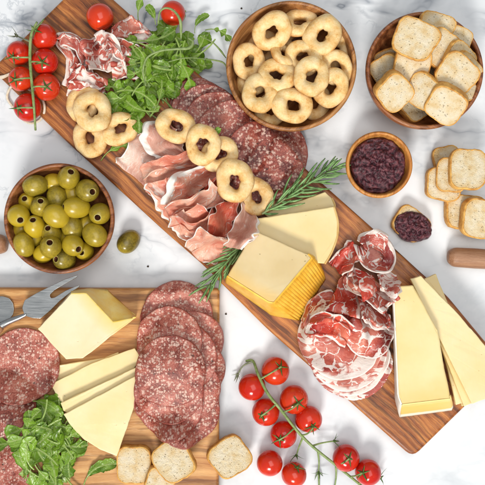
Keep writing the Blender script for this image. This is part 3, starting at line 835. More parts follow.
vine([(44, 37, 12.6, (38, 33)), (18.5, 53, 11.6, (15, 59)), (45, 62, 12.8, (45, 65)), (21, 79, 12.0, (18, 82)), (46.5, 87, 13.2, (49, 89)), (27.5, 107.5, 13.4, (21, 110))],
     [(37, 22, B+24), (31.5, 34, B+26), (30, 52, B+26), (30.5, 68, B+25), (32.5, 90, B+24), (34, 108, B+25), (35.5, 130, B+10)],
     [([(33, 30, B+24), (40, 24, B+20), (44, 19, B+16)], 'vine', 0), ([(31, 42, B+22), (24, 39, B+14), (17, 36, B+4)], 'dryvine', 6)],
     0, B, 'vine of six cherry tomatoes at the left end of the dark board', 'cherry tomato vines', 1.0)
vine([(275.5, 371, 14, (280.5, 365)), (252, 387, 13.4, None), (265.6, 412, 13.6, (261, 413)), (294, 399.5, 14.2, (297.5, 400.5)), (308.5, 419, 13.5, (312, 424)), (283.6, 434.5, 13.4, (278.5, 437)),
      (346, 458, 13.3, (347.5, 455)), (368, 472.5, 13, (361, 470))],
     [(246, 361, 4), (253, 361, 8), (258, 374, 18), (267.5, 393, 24), (281, 410, 24), (296.5, 430, 22), (312, 446, 16), (335.6, 465, 16), (358, 483, 10), (372, 495, 4)],
     [([(253, 361, 8), (243, 366, 6), (238, 374, 4)], 'dryvine', 5), ([(312, 446, 15), (322, 443, 12), (334, 441, 10)], 'vine', 9), ([(318, 452, 15), (319, 462, 8), (318.6, 472, 5)], 'vine', 9),
      ([(318.6, 473, 5), (319, 484, 4), (319, 492, 3)], 'vine', 0), ([(336, 466, 14), (336, 478, 8), (334, 490, 3)], 'vine', 0), ([(303, 437, 18), (299, 447, 10), (296.5, 455, 8)], 'vine', 8), ([(358, 483, 10), (370, 482, 8), (380, 478, 8)], 'vine', 8)],
     0, 0, 'long vine of cherry tomatoes lying on the marble at the bottom', 'cherry tomato vines', 9.0)
def loose_tomato(px, py, r, base, label, seed, cal=None):
    c = wp(px, py, base+r*.97); o0 = Vector((c.x, c.y, base))
    d = Vector((.25, .15, -.9)).normalized()
    if cal: dx, dy = cal[0]-px, py-cal[1]; q = min(.9, math.hypot(dx, dy)/r); L = math.hypot(dx, dy); d = Vector((dx/L*q, dy/L*q, math.sqrt(1-q*q)))
    rot = d.to_track_quat('Z', 'Y').to_matrix(); vs_, fs = tomato_body(r, seed)
    ob = new('cherry_tomato', [c+rot @ v for v in vs_], fs, M['tomato'], o0)
    tag(ob, label, 'tomato', 'loose cherry tomatoes')
    if cal: new('calyx', *sepals(c+d*(r*.9), d, r, seed*7, 5, 9), M['calyx'], o0, ob)
    stamp_disc(c.x, c.y, r*.8, base+r*1.8)
loose_tomato(100, 17, 13.0, B, 'single stemless cherry tomato on the dark board above the sliced coppa', 3)
loose_tomato(173, 13.5, 12.2, 2, 'cherry tomato among the rocket leaves at the top', 5)
loose_tomato(269.6, 463, 12.8, 0, 'cherry tomato without its stem on the marble under the long vine, beside the toast', 7)
loose_tomato(294, 474.5, 12.5, 0, 'cherry tomato with a green calyx at the bottom edge under the long vine', 8, (297, 465))
# clear tomatoes from the height map: nothing is draped over them on purpose

# ------------------------------------------------------------------ cheeses
def solid_between(top, bot):              # two matching loops of 3d points -> closed solid, subdivided sides
    T2, B2 = [], []; m0 = len(top)
    for k in range(m0):                       # cut edges are never quite straight
        a, b = top[k], top[(k+1) % m0]; c_, d = bot[k], bot[(k+1) % m0]
        L = (b-a).length; q = max(2, int(L/3.2)); e = (b-a).normalized(); nn = Vector((e.y, -e.x, 0))
        for i in range(q):
            u = i/q; w0 = min(1, 4*u+.3)*min(1, 4*(1-u)+.3)
            p = a.lerp(b, u); k1 = (.75*nz(p.x*.06, p.y*.06, 3)+.35*nz(p.x*.35, p.y*.35, 5))*w0; k2 = (.75*nz(p.x*.06, p.y*.06, 4)+.3*nz(p.x*.35, p.y*.35, 6))*w0
            T2.append(p+nn*(k1-.25)+Vector((0, 0, .25*nz(p.x*.2, p.y*.2, 8)))); B2.append(c_.lerp(d, u)+nn*(k2-.25))
    top, bot = T2, B2
    n = len(top); ns = 6; vs_, fs = [], []
    for k in range(ns+1):
        for a, b in zip(bot, top): vs_.append(a.lerp(b, k/ns))
    for i in range(ns):
        for j in range(n): fs.append((i*n+j, i*n+(j+1) % n, (i+1)*n+(j+1) % n, (i+1)*n+j))
    fs.append(tuple(range(n-1, -1, -1))); fs.append(tuple(ns*n+j for j in range(n)))
    return vs_, fs
def bevel_mesh(o, w_, seg=3):
    m = o.modifiers.new('bevel', 'BEVEL'); m.width = w_*S; m.segments = seg; m.limit_method = 'ANGLE'; m.angle_limit = R(35)
def cheese(name, toppix, zt, botpix, zb, mat, label, catn='cheese', group=None, rinds=(), bev=1.0, zts=None):
    top = [wp(x, y, (zts[i] if zts else zt)) for i, (x, y) in enumerate(toppix)]; bot = [wp(x, y, zb) for x, y in botpix]
    if sum(top[i-1].x*top[i].y-top[i].x*top[i-1].y for i in range(len(top))) < 0: top = top[::-1]; bot = bot[::-1]; rev = True
    else: rev = False
    o0 = sum(bot, Vector())/len(bot)
    root = empty(name, o0); tag(root, label, catn, group)
    o = new('paste', *solid_between(top, bot), mat, o0, root, smooth=False); bevel_mesh(o, bev)
    n = len(toppix)
    for (i, j, rmat, th, ridges, amp) in rinds:   # rind on sides from vertex i to j (photo order)
        idx = [k % n for k in range(i, j+1)]
        tp = [wp(*toppix[k], (zts[k] if zts else zt)) for k in idx]; bp = [wp(*botpix[k], zb) for k in idx]
        ctr = sum(top, Vector())/n
        nu = max(16, ridges*8) if ridges else 30; nv = 10
        # arc-length samples along the rind
        seg = [(tp[k+1]-tp[k]).length for k in range(len(tp)-1)]; tot = sum(seg)
        G = []
        for a in range(nu+1):
            d = a/nu*tot; k = 0
            while k < len(seg)-1 and d > seg[k]: d -= seg[k]; k += 1
            u = d/seg[k]; T = tp[k].lerp(tp[k+1], u); Bq = bp[k].lerp(bp[k+1], u)
            e = (tp[k+1]-tp[k]); nn = Vector((e.y, -e.x, 0)).normalized()
            if nn.dot((T+Bq)/2-ctr) < 0: nn = -nn
            row = []
            for b in range(nv+1):
                v_ = b/nv
                rg = (amp*(abs(math.sin(math.pi*ridges*a/nu))**.6) if ridges else 0)*min(1, 4*v_+.15)*min(1, 6*(1-v_))
                bulge = th*(.9+1.0*math.sin(math.pi*v_)**.6)
                p = T.lerp(Bq, v_)+nn*(bulge+rg+.25*nz(T.x*.2, T.y*.2, v_*3)); p.z = max(p.z, zb+.05)
                row.append(p)
            G.append((row, T.lerp(Bq, 0)-nn*.8, T.lerp(Bq, 1)-nn*.8))
        vs_, fs = [], []
        for row, ti, bi in G: 
            vs_ += [ti+Vector((0, 0, .35))]+[row[0]+Vector((0, 0, .35))]+row+[bi]
        m = nv+4
        for a in range(nu):
            for b in range(m-1): fs.append((a*m+b, a*m+b+1, (a+1)*m+b+1, (a+1)*m+b))
        fs.append(tuple(range(m))); fs.append(tuple(nu*m+b for b in range(m-1, -1, -1)))
        ro = new('rind', vs_, fs, rmat, o0, root)
        bm = bmesh.new(); bm.from_mesh(ro.data); bmesh.ops.recalc_face_normals(bm, faces=bm.faces); bm.to_mesh(ro.data); bm.free()
    stamp_poly([tuple(p[:2]) for p in top], max(zts) if zts else zt)
    return root
# small board: wedge with golden rind
cheese('cheese_wedge', [(37.5, 329), (71, 293.5), (86, 293), (113, 322), (136, 317.5), (83, 358.5), (66, 359.5)], 46,
       [(40, 328), (71, 291), (90, 288.5), (107, 289.5), (136, 316), (84, 357), (68, 357)], B+.1, M['ch_white'],
       'pale wedge of cheese with golden rind on the light board beside the fork', rinds=[(1, 4, M['rind_gold'], .5, 0, 0)], bev=1.4)
GCS = 'cheese slices fanned on the light board'
def slice_cheese(pts, z0, th, mat, label, group, rind=None, bev=.9, tilt=None):
    t = tilt or [0]*len(pts)
    zs = [z0+th+q for q in t]
    top = [wp(x, y, z0+th+q) for (x, y), q in zip(pts, t)]; bot = [p-Vector((0, 0, th)) for p in top]
    if sum(top[i-1].x*top[i].y-top[i].x*top[i-1].y for i in range(len(top))) < 0: top = top[::-1]; bot = bot[::-1]
    o0 = sum(bot, Vector())/len(bot)
    root = empty('cheese_slice', o0); tag(root, label, 'cheese slice', group)
    o = new('paste', *solid_between(top, bot), mat, o0, root, smooth=False); bevel_mesh(o, bev)
    if rind:
        i, j = rind[:2]; P = [wp(*pts[k % len(pts)], zs[k % len(pts)]) for k in range(i, j+1)]
        cen = sum(top, Vector())/len(top); C = cat(P, 24); vs_, fs = [], []
        for k, p in enumerate(C):
            e = C[min(k+1, 23)]-C[max(k-1, 0)]; nn = Vector((e.y, -e.x, 0)).normalized()
            if nn.dot(p-cen) < 0: nn = -nn
            q = Vector((0, 0, -th-.1))
            vs_ += [p+Vector((0, 0, .12))-nn*.8, p+Vector((0, 0, .1))+nn*.3, p+nn*.9-Vector((0, 0, .6)), p+q+nn*.9, p+q-nn*.8]
        for k in range(23):
            for b in range(5): fs.append((k*5+b, k*5+(b+1) % 5, (k+1)*5+(b+1) % 5, (k+1)*5+b))
        fs += [(4, 3, 2, 1, 0), tuple(23*5+b for b in range(5))]
        ro = new('rind', vs_, fs, rind[2], o0, root)
        bm = bmesh.new(); bm.from_mesh(ro.data); bmesh.ops.recalc_face_normals(bm, faces=bm.faces); bm.to_mesh(ro.data); bm.free()
    stamp_poly([tuple(p[:2]) for p in top], max(zs))
slice_cheese([(51.5, 366), (104, 358), (118, 352), (125, 368), (90, 400), (53, 381)], B+.2, 4.5, M['ch_slice'], 'lowest cheese slice, at the top of the fan on the light board', GCS, tilt=[3, 0, 0, 0, 0, 0])
slice_cheese([(50, 384), (92, 363), (134.5, 348), (141, 356), (112, 412), (60, 402)], B+5.2, 4.5, M['ch_slice'], 'second cheese slice of the fan, ending in a notched tip beside the salami', GCS, tilt=[2, 1, 0, 0, -2, 0])
slice_cheese([(60, 403), (143, 364), (146, 368), (114, 438), (63, 411)], B+10.2, 4.5, M['ch_slice'], 'narrow third cheese slice just above the front one in the fan', GCS, tilt=[2, 0, 0, -3, 1])
slice_cheese([(63, 414.5), (145, 370.5), (142, 385), (117, 456.5), (100, 450), (84, 440), (71, 426)], B+15.2, 4.5, M['ch_slice'], 'front cheese slice of the fan, largest and fully visible', GCS, tilt=[0, 0, 0, -4, -3, -2, -1])
# large board, middle
slice_cheese([(262, 213), (296, 202), (325, 191.5), (332, 198), (335, 207), (330, 222), (280, 228)], B+.2, 14, M['ch_yel'], 'pale yellow cheese wedge half covered, next to the rosemary', 'pale cheese wedges mid board', (3, 5, M['rind_thin']))
slice_cheese([(251, 226), (254.5, 218.5), (334, 206), (338, 221), (337.5, 236), (332, 252), (325, 264), (290, 262), (258, 245)], B+14.6, 12, M['ch_yel'], 'large pale yellow triangular cheese slice with a brown edge, on top of another', 'pale cheese wedges mid board', (2, 6, M['rind_thin']), bev=1.3)
cheese('cheese_wedge', [(254, 229.5), (308, 254), (312, 258), (274, 303), (268, 302), (227, 276)], 62,
       [(257, 232), (320, 264), (325, 279), (299, 320), (272, 315), (226, 282)], B+.1, M['ch_tan'],
       'square tan cheese block with ridged orange rind in the middle of the dark board',
       rinds=[(1, 3, M['rind_orange'], 1.0, 19, 1.1), (3, 5, M['rind_orange'], 1.0, 0, 0)], bev=1.4, zts=[54, 54, 53, 52, 52, 52])
# large board, right
cheese('cheese_wedge', [(393, 286), (413, 284.5), (438, 330), (450, 395), (451, 399), (401.5, 405), (398, 396)], 46,
       [(393, 286), (412, 285), (436, 330), (450, 396), (453, 410), (400, 417), (395.5, 400)], B+.1, M['ch_gold'],
       'long golden cheese wedge beside the coppa on the right half of the dark board', rinds=[(3, 5, M['rind_end'], .5, 0, 0), (5, 7, M['rind_white'], .7, 0, 0)], bev=1.6)
GCR = 'long cheese slices on the right of the dark board'
slice_cheese([(424, 279), (436, 273.5), (447, 300), (452, 312), (500, 390), (462, 407), (440, 330)], B+.2, 5, M['ch_yel'], 'lowest long cheese slice, its tip toward the toast with jam', GCR, bev=.8)
slice_cheese([(420, 284), (432, 290), (470, 360), (500, 392), (456, 405.5), (438, 330)], B+5.6, 5, M['ch_slice'], 'second long cheese slice, its lower edge next to the golden wedge', GCR, bev=.8)
slice_cheese([(416, 283), (426, 284), (500, 372), (510, 388), (464, 407)], B+11.0, 5, M['ch_yel'], 'third long cheese slice, mostly hidden under the top one', GCR, bev=.8)
slice_cheese([(410, 279), (421, 275.5), (454, 309), (485, 345), (505, 369), (512, 390), (472, 404.5)], B+16.4, 5, M['ch_slice'], 'topmost long cheese slice, fully visible, at the right edge', GCR, bev=.9)

# ------------------------------------------------------------------ flat slices (salami, coppa rounds) draped on what lies below
def disc_slice(px, py, r, name, mat, label, catn, group, th=1.7, zest=20, seed=0, rimw=1.9, fatmode='casing', lift=0, wav=.6, mr=1, br=4, ell=1.0, ang=0):
    c = wp(px, py, zest); env = envelope(c.x, c.y, r+4, mr, br)
    nr, na = int(r*1.1), 120; vs_, fs, fl, ft = [], [], [], []
    rnd = random.Random(seed); o1 = Vector((rnd.uniform(0, 500), rnd.uniform(0, 500), 0))
    for i in range(nr+1):
        u = i/nr
        for j in range(na):
            a = 2*math.pi*j/na
            e = 1+.035*nz(math.cos(a)*1.2+seed, math.sin(a)*1.2)+.012*nz(math.cos(a)*6+seed, math.sin(a)*6)
            x0 = r*u*e*math.cos(a)*ell; y0 = r*u*e*math.sin(a)
            x = c.x+x0*math.cos(ang)-y0*math.sin(ang); y = c.y+x0*math.sin(ang)+y0*math.cos(ang)
            z = env(x, y)+.35+wav*(nz(x*.05, y*.05, 7)+.5)+wav*.8*u*u*(.5+.5*math.sin(a*3+seed*2))+lift*u*u
            vs_.append(Vector((x, y, z))); fl.append((x0+o1.x, y0+o1.y, seed*10)); dpx = r*(1-u)
            ft.append(sm(1-dpx/rimw) if fatmode == 'casing' else max(0, 1-dpx/rimw)*(.55+.45*math.sin(a+seed)))
    n1 = len(vs_)
    vs_ += [v+Vector((0, 0, th)) for v in vs_[:n1]]; fl += fl; ft += ft
    # round the rim
    for j in range(na):
        q = (nr)*na+j; v = vs_[n1+q]; v.z -= .25; vs_[q] = vs_[q]+Vector((0, 0, .25))
    for i in range(nr):
        for j in range(na):
            q = (i*na+j, i*na+(j+1) % na, (i+1)*na+(j+1) % na, (i+1)*na+j)
            fs.append(q); fs.append(tuple(n1+k for k in q[::-1]))
    for j in range(na):
        a_, b_ = nr*na+j, nr*na+(j+1) % na; fs.append((a_, b_, n1+b_, n1+a_))
    o0 = Vector((c.x, c.y, min(v.z for v in vs_)))
    ob = new(name, vs_, fs, mat, o0, flat=fl, fat=ft)
    bm = bmesh.new(); bm.from_mesh(ob.data); bmesh.ops.remove_doubles(bm, verts=bm.verts, dist=1e-6); bm.to_mesh(ob.data); bm.free()
    tag(ob, label, catn, group)
    stamp([v for v in vs_[n1:]], 0, 1)
    return ob
GSA = 'salami slices on the light board, right stack'
for (x, y, r, lab) in [(177, 317, 35, 'salami slice farthest up in the right stack, poking out toward the rosemary'),
        (192, 342, 31, 'salami slice of the right stack showing as a strip on its upper right'),
        (188, 411, 31, 'salami slice of the right stack showing at its lower right end'),
        (191, 369, 33, 'salami slice of the right stack bulging over the right edge of the board'),
        (190, 388, 30, 'salami slice of the right stack just above its lower right end'),
        (170, 402, 33, 'salami slice of the right stack showing along its bottom end'),
        (184, 356, 33, 'salami slice of the right stack, a crescent right of the big round one'),
        (171, 386, 33, 'salami slice of the right stack just beneath the big round one in front'),
        (170, 338.5, 32, 'salami slice second from the top end of the right stack, with pepper specks'),
        (172.5, 368, 34, 'large round salami slice lying on top in the middle of the right stack')]:
    disc_slice(x, y, r, 'salami_slice', M['salami'], lab, 'salami', GSA, seed=x*.37+y*.11, th=2.3, wav=1.0, lift=1.0, mr=3, br=9)
GSL = 'salami slices on the light board, left fan'
for k in range(7):
    disc_slice(-8+k*1.1, 470-k*9.4, 38, 'salami_slice', M['salami'], ['lowest salami slice of the left fan, at the bottom left corner', 'second salami slice from the bottom of the left fan', 'third salami slice from the bottom of the left fan', 'middle salami slice of the left fan, edge meeting the rocket', 'third salami slice below the big round one in the left fan', 'second salami slice below the big round one in the left fan', 'salami slice directly under the big round one in the left fan'][k],
               'salami', GSL, seed=k*3.3+40, lift=1.8, wav=1.4, th=2.7)
disc_slice(19.5, 367, 36, 'salami_slice', M['salami'], 'big round salami slice on top of the left fan, below the fork', 'salami', GSL, seed=77, zest=34)
GSB = 'salami slices on the dark board'
for (x, y, r, lab) in [(199, 107, 29, 'farthest salami slice on the dark board, edge touching the rocket'),
        (203, 113, 31, 'second farthest salami slice on the dark board, a thin crescent showing'),
        (208, 119, 32, 'third salami slice from the rocket on the dark board'),
        (262, 140, 36, 'salami slice on the dark board poking out toward the biscuit bowl, under the frontmost'),
        (272, 152, 36, 'salami slice on the dark board under the frontmost, showing at the right by the rosemary'),
        (218, 130, 35, 'middle salami slice on the dark board'),
        (233, 140, 36, 'salami slice on the dark board just behind the frontmost one'),
        (263, 163, 39, 'frontmost large salami slice on the dark board beside the ring biscuits')]:
    disc_slice(x, y, r, 'salami_slice', M['salami_dark'], lab, 'salami', GSB, seed=x*.21+y*.7, th=2.2, wav=1.1, lift=1.3, mr=1, br=3)

# ------------------------------------------------------------------ folded slices
def sheet(name, A, Bc, mat, label, catn, group, k=2.0, amp=4, th=1.0, fatA=0, fatB=0, arch=0, seed=0, lay=.6, nt=56, ns=56, warp=2.0, rest=True, k2=0, amp2=0, base=None, ruf=0):
    """slice laid between two traced edges; A, Bc: (photo x, photo y, height over what lies below)"""
    PA = cat([wp(x, y, B+8+z)+Vector((0, 0, z-(B+8+z))) for x, y, z in A], nt)
    PB = cat([wp(x, y, B+8+z)+Vector((0, 0, z-(B+8+z))) for x, y, z in Bc], nt)
    allp = PA+PB; cx = sum(p.x for p in allp)/len(allp); cy = sum(p.y for p in allp)/len(allp)
    rad = max(math.hypot(p.x-cx, p.y-cy) for p in allp)+8
    env = envelope(cx, cy, rad, 2, 5)
    G = []
    for i in range(nt):
        t = i/(nt-1); row = []
        a, b = PA[i], PB[i]; cr = (b-a); cr.z = 0; crn = cr.normalized() if cr.length > 1e-3 else Vector((1, 0, 0))
        al = Vector((-crn.y, crn.x, 0))
        for j in range(ns):
            s_ = j/(ns-1)
            ph = 2*math.pi*(k*s_+.45*nz(t*1.8+seed, s_*1.2, seed)+.2*t)+seed
            ed = min(1, 5*s_+.35)*min(1, 5*(1-s_)+.35)
            rip = amp*(.5+.5*math.sin(ph))*ed*(.65+.7*abs(nz(t*2.2+seed*2, s_*2, 3)))
            p = a.lerp(b, s_)
            p = p+crn*(amp*lay*math.cos(ph)*ed)
            z = p.z+rip+arch*math.sin(math.pi*s_)
            if ruf:
                for e_, sg in ((math.exp(-s_/.16), -1), (math.exp(-(1-s_)/.16), 1)):
                    w_ = 2*math.pi*(2.4*t+.8*nz(t*3, seed, sg))+seed*sg
                    p = p+crn*(ruf*e_*math.sin(w_)*sg); z += ruf*1.1*e_*(1+math.cos(w_+.8))
            if k2: z += amp2*(.5+.5*math.sin(2*math.pi*k2*t+seed*1.7+3*nz(s_*2, t, seed)))
            p.x += warp*nz(t*3+seed, s_*3, 1)+.3*warp*nz(t*7+seed, s_*7, 5); p.y += warp*nz(t*3, s_*3+seed, 2)+.3*warp*nz(t*7, s_*7+seed, 6); z += warp*.5*(nz(t*4, s_*4, seed)+.5)
            p.z = (base if base is not None else env(p.x, p.y))+.4+max(0, z)
            row.append(p)
        G.append(row)
    fl = [[None]*ns for _ in range(nt)]; fa = []
    for i in range(nt):
        d = 0
        for j in range(ns):
            if j: d += (G[i][j]-G[i][j-1]).length
            fl[i][j] = d
    mids = [0]
    for i in range(1, nt): mids.append(mids[-1]+(G[i][ns//2]-G[i-1][ns//2]).length)
    vs_, F, Fl, Ft = [], [], [], []
    for i in range(nt):
        tot = fl[i][-1]
        for j in range(ns):
            vs_.append(G[i][j]); Fl.append((mids[i]+seed*37, fl[i][j]-tot/2, seed*5))
            da, db = fl[i][j], tot-fl[i][j]; v = 0
            if fatA: v = max(v, 1-da/(2*fatA))
            if fatB: v = max(v, 1-db/(2*fatB))
            Ft.append(max(0, v))
    # lower side first so that the top keeps the traced place
    n1 = len(vs_); nrm = [Vector() for _ in vs_]
    for i in range(nt-1):
        for j in range(ns-1):
            q = (i*ns+j, (i+1)*ns+j, (i+1)*ns+j+1, i*ns+j+1); F.append(q)
            n_ = (vs_[q[2]]-vs_[q[0]]).cross(vs_[q[3]]-vs_[q[1]])
            for v in q: nrm[v] += n_
    top = [v+n_.normalized()*(th/2) for v, n_ in zip(vs_, nrm)]; bot = [v-n_.normalized()*(th/2) for v, n_ in zip(vs_, nrm)]
    flip = sum(n_.z for n_ in nrm) < 0
    allv = top+bot; fs = []
    for q in F: fs.append(q); fs.append(tuple(n1+v for v in q[::-1]))
    bd = [j for j in range(ns)]+[i*ns+ns-1 for i in range(1, nt)]+[(nt-1)*ns+j for j in range(ns-2, -1, -1)]+[i*ns for i in range(nt-2, 0, -1)]
    for a_, b_ in zip(bd, bd[1:]+bd[:1]): fs.append((a_, b_, n1+b_, n1+a_))
    o0 = Vector((cx, cy, min(v.z for v in allv)))
    ob = new(name, allv, fs, mat, o0, flat=Fl+Fl, fat=Ft+Ft)
    bm = bmesh.new(); bm.from_mesh(ob.data); bmesh.ops.recalc_face_normals(bm, faces=bm.faces); bm.to_mesh(ob.data); bm.free()
    tag(ob, label, catn, group)
    stamp(vs_, th, 1)
    return ob
GP = 'folded prosciutto slices on the dark board'
def pro(A, Bc, mat, label, **kw):
    kw['k'] = kw.get('k', 2)*1.1; kw['th'] = .55; kw['ruf'] = 1.9; kw.setdefault('fatB', .9); kw.setdefault('fatA', .9); kw['amp'] = kw.get('amp', 4)*1.25; kw.setdefault('k2', 2.2); kw.setdefault('amp2', 2.2); kw['warp'] = kw.get('warp', 2)*1.25
    return sheet('prosciutto_slice', A, Bc, M[mat], label, 'prosciutto', GP, **kw)
pro([(114, 162, 0), (124, 148, 2), (134, 134, 2), (150, 124, 2)], [(150, 190, 0), (156, 180, 3), (168, 168, 5), (186, 156, 4)], 'prosc_brown', 'thin brownish prosciutto slice at the left end, its corner at the board edge', k=1.2, amp=2.5, fatA=1.2, seed=1.2, warp=1.5)
pro([(160, 119, 1), (147, 124, 4), (142, 137, 7), (147, 150, 6), (158, 160, 2)], [(178, 131, 5), (180, 138, 8), (184, 147, 8), (187, 153, 6), (184, 160, 2)], 'prosc_brown', 'prosciutto slice rolled back with a broad white fat edge, beside a ring biscuit', k=1.0, amp=4, fatA=7, arch=5, seed=2.1, warp=1.2)
pro([(140, 170, 1), (152, 163, 4), (168, 160, 5), (186, 158, 5), (202, 158, 4)], [(147, 193, 0), (158, 200, 2), (170, 197, 5), (186, 186, 6), (204, 172, 5)], 'prosc', 'salmon pink prosciutto slice crumpled at the left of the white-edged fold', k=2.2, amp=5, fatA=0, fatB=1.5, seed=3.4, warp=2.5, k2=2, amp2=2)
pro([(145, 185, 0), (148, 196, 1), (158, 208, 1), (168, 218, 1), (176, 226, 1)], [(176, 178, 3), (180, 188, 4), (184, 196, 4), (190, 205, 4), (196, 214, 4)], 'prosc', 'pale prosciutto slice with a rippled white edge along the board rim', k=1.6, amp=5, fatA=2.4, seed=4.6, warp=2.5, k2=2.5, amp2=2.5)
pro([(163, 205, 2), (168, 190, 6), (176, 177, 7), (195, 170, 6), (218, 167, 5)], [(186, 206, 3), (190, 198, 5), (198, 192, 6), (208, 184, 5), (222, 178, 4)], 'prosc', 'prosciutto slice with a wide curved white fat band in the middle of the pile', k=1.0, amp=4, fatA=6.5, arch=3, seed=5.3, warp=1.6)
pro([(190, 200, 3), (200, 192, 7), (213, 181, 9), (226, 178, 5)], [(200, 214, 2), (214, 208, 4), (226, 202, 4), (236, 194, 3)], 'prosc_red', 'deep red prosciutto fold with a pointed tip beside the ring biscuits', k=1.5, amp=6, seed=6.7, warp=1.5)
pro([(166, 208, 3), (180, 203, 6), (196, 200, 7), (208, 192, 8), (213, 183, 9)], [(172, 222, 1), (186, 216, 4), (202, 212, 5), (216, 206, 6), (226, 197, 5)], 'prosc', 'light salmon prosciutto fold below the wide white band', k=1.3, amp=4.5, fatB=1.5, seed=7.9, warp=1.5, arch=2)
pro([(170, 218, 1), (172, 228, 2), (180, 236, 1), (190, 246, 1)], [(200, 206, 5), (212, 212, 5), (215, 220, 5), (212, 232, 4)], 'prosc', 'pink prosciutto slice near the board edge under the red one', k=1.7, amp=5, fatA=2.2, seed=8.4, warp=2.4)
pro([(176, 214, 3), (190, 222, 6), (204, 222, 7), (214, 212, 6)], [(184, 234, 2), (196, 238, 4), (208, 232, 5), (218, 222, 5)], 'prosc', 'pale peach prosciutto ruffle beside the flat red strip', k=1.6, amp=4.5, fatB=1.6, seed=13.3, warp=1.8)
pro([(206, 236, 4), (212, 222, 7), (219, 207, 7), (230, 200, 5)], [(224, 244, 4), (230, 232, 7), (238, 216, 7), (242, 202, 5)], 'prosc_red', 'flat red prosciutto strip pointing toward the lowest ring biscuit', k=.8, amp=3, seed=9.8, warp=1.3)
pro([(186, 246, 1), (196, 232, 5), (204, 228, 6), (212, 236, 6), (222, 240, 6)], [(202, 263, 0), (216, 261, 1), (230, 254, 2), (244, 246, 2), (256, 236, 2)], 'prosc', 'rosy prosciutto slice with a thin white hem at the lower end', k=1.4, amp=5, fatB=1.6, arch=2, seed=10.6, warp=1.6)
pro([(224, 246, 6), (229, 232, 8), (236, 216, 8), (243, 203, 6)], [(244, 250, 2), (254, 238, 3), (258, 226, 3), (253, 212, 2)], 'prosc_brown', 'smooth tan prosciutto slice at the lower end, beside the tan cheese block', k=.7, amp=3, fatB=2.2, arch=3, seed=11.5, warp=1.0)

GC = 'crumpled coppa slices at the left end of the dark board'
def cop(A, Bc, mat, label, grp=GC, **kw): return sheet('coppa_slice', A, Bc, M[mat], label, 'coppa', grp, **kw)
cop([(57, 38, 1), (66, 60, 3), (62, 84, 2)], [(84, 44, 3), (92, 62, 5), (86, 92, 2)], 'coppa', 'coppa slice at the lower left of the crumple, touching the tomatoes', k=2.5, amp=7, fatA=3, fatB=2, seed=21, warp=5)
cop([(56, 33, 2), (66, 31, 6), (78, 36, 6), (88, 48, 4)], [(60, 46, 3), (70, 48, 5), (78, 54, 5), (84, 66, 4)], 'coppa_fat', 'curled coppa edge nearest the single tomato vine, pale at its rim', k=1.4, amp=6, fatA=2.5, fatB=1.5, seed=22, warp=3)
cop([(78, 66, 2), (92, 72, 4), (106, 78, 3)], [(66, 94, 1), (84, 96, 2), (104, 92, 2)], 'coppa', 'coppa slice at the bottom of the crumple just above the ring biscuits', k=2.5, amp=6, fatB=2.5, seed=23, warp=5)
cop([(82, 46, 3), (96, 34, 5), (110, 29, 6), (118, 24, 4)], [(92, 72, 4), (106, 70, 5), (118, 66, 5), (128, 58, 4)], 'coppa_fat', 'coppa slice in the middle of the crumple with long white fat streaks', k=3.2, amp=7, fatA=2, fatB=2, seed=24, warp=5)
cop([(112, 30, 2), (122, 20, 5), (130, 15, 6), (138, 17, 5)], [(118, 44, 3), (130, 42, 5), (142, 40, 5), (157, 42, 3)], 'coppa', 'coppa slice at the upper right of the crumple, below the board edge', k=1.8, amp=6, fatA=3, seed=25, warp=3)
cop([(116, 42, 4), (128, 44, 5), (142, 48, 4), (157, 46, 2)], [(112, 78, 2), (124, 78, 3), (138, 74, 3), (150, 64, 2)], 'coppa', 'coppa slice at the right of the crumple touching the rocket', k=3.0, amp=7, fatA=2, fatB=2, seed=26, warp=5)
cop([(96, 38, 5), (106, 34, 8), (114, 40, 7), (124, 56, 5)], [(108, 58, 4), (114, 56, 7), (120, 62, 6), (128, 74, 3)], 'coppa_fat', 'topmost coppa fold of the crumple, almost white with fat', k=2.0, amp=5, fatA=4, fatB=3, seed=27, warp=4)

GC2 = 'coppa slices between the cheeses on the dark board'
# fan of rounds at the bottom
for k, (x, y, r, lab) in enumerate([(352, 362, 38, 'outermost coppa round of the fan, a white crescent at its bottom'), (349, 357, 38, 'second coppa round from the outside of the fan'), (346, 352, 37.5, 'third coppa round from the outside of the fan'),
        (343, 347, 37, 'fourth coppa round from the outside of the fan'), (341, 341, 36.5, 'fifth coppa round of the fan, under the large marbled one')]):
    disc_slice(x, y, r, 'coppa_slice', M['coppa_fat'], lab, 'coppa', GC2, th=1.5, seed=50+k*2.2, rimw=10, fatmode='fat', lift=1.5, wav=1.5, zest=22+k*1.5)
disc_slice(330, 338, 31, 'coppa_slice', M['coppa'], 'large marbled coppa round on top of the fan, toward the ridged cheese', 'coppa', GC2, th=1.6, seed=63, rimw=4, fatmode='fat', lift=2, wav=3.0, zest=32)
disc_slice(368, 332, 24, 'coppa_slice', M['coppa'], 'dark marbled coppa round beside the golden cheese wedge', 'coppa', GC2, th=1.6, seed=66, rimw=3, fatmode='fat', lift=2, wav=3.0, zest=32)
disc_slice(374, 254, 16, 'coppa_slice', M['coppa'], 'dark coppa inside the rosette cup, between toast with jam and pale cheese', 'coppa', GC2, th=1.4, seed=91, rimw=2, fatmode='fat', wav=3, zest=20)
def cop2(A, Bc, mat, label, **kw): return cop(A, Bc, mat, label, GC2, **kw)
cop2([(300, 318, 1), (306, 304, 4), (318, 294, 5), (332, 290, 4)], [(312, 342, 2), (320, 328, 5), (330, 316, 6), (342, 306, 5)], 'coppa', 'coppa fold at the left, against the ridged cheese rind', k=1.8, amp=5, fatA=2.5, seed=31, warp=3)
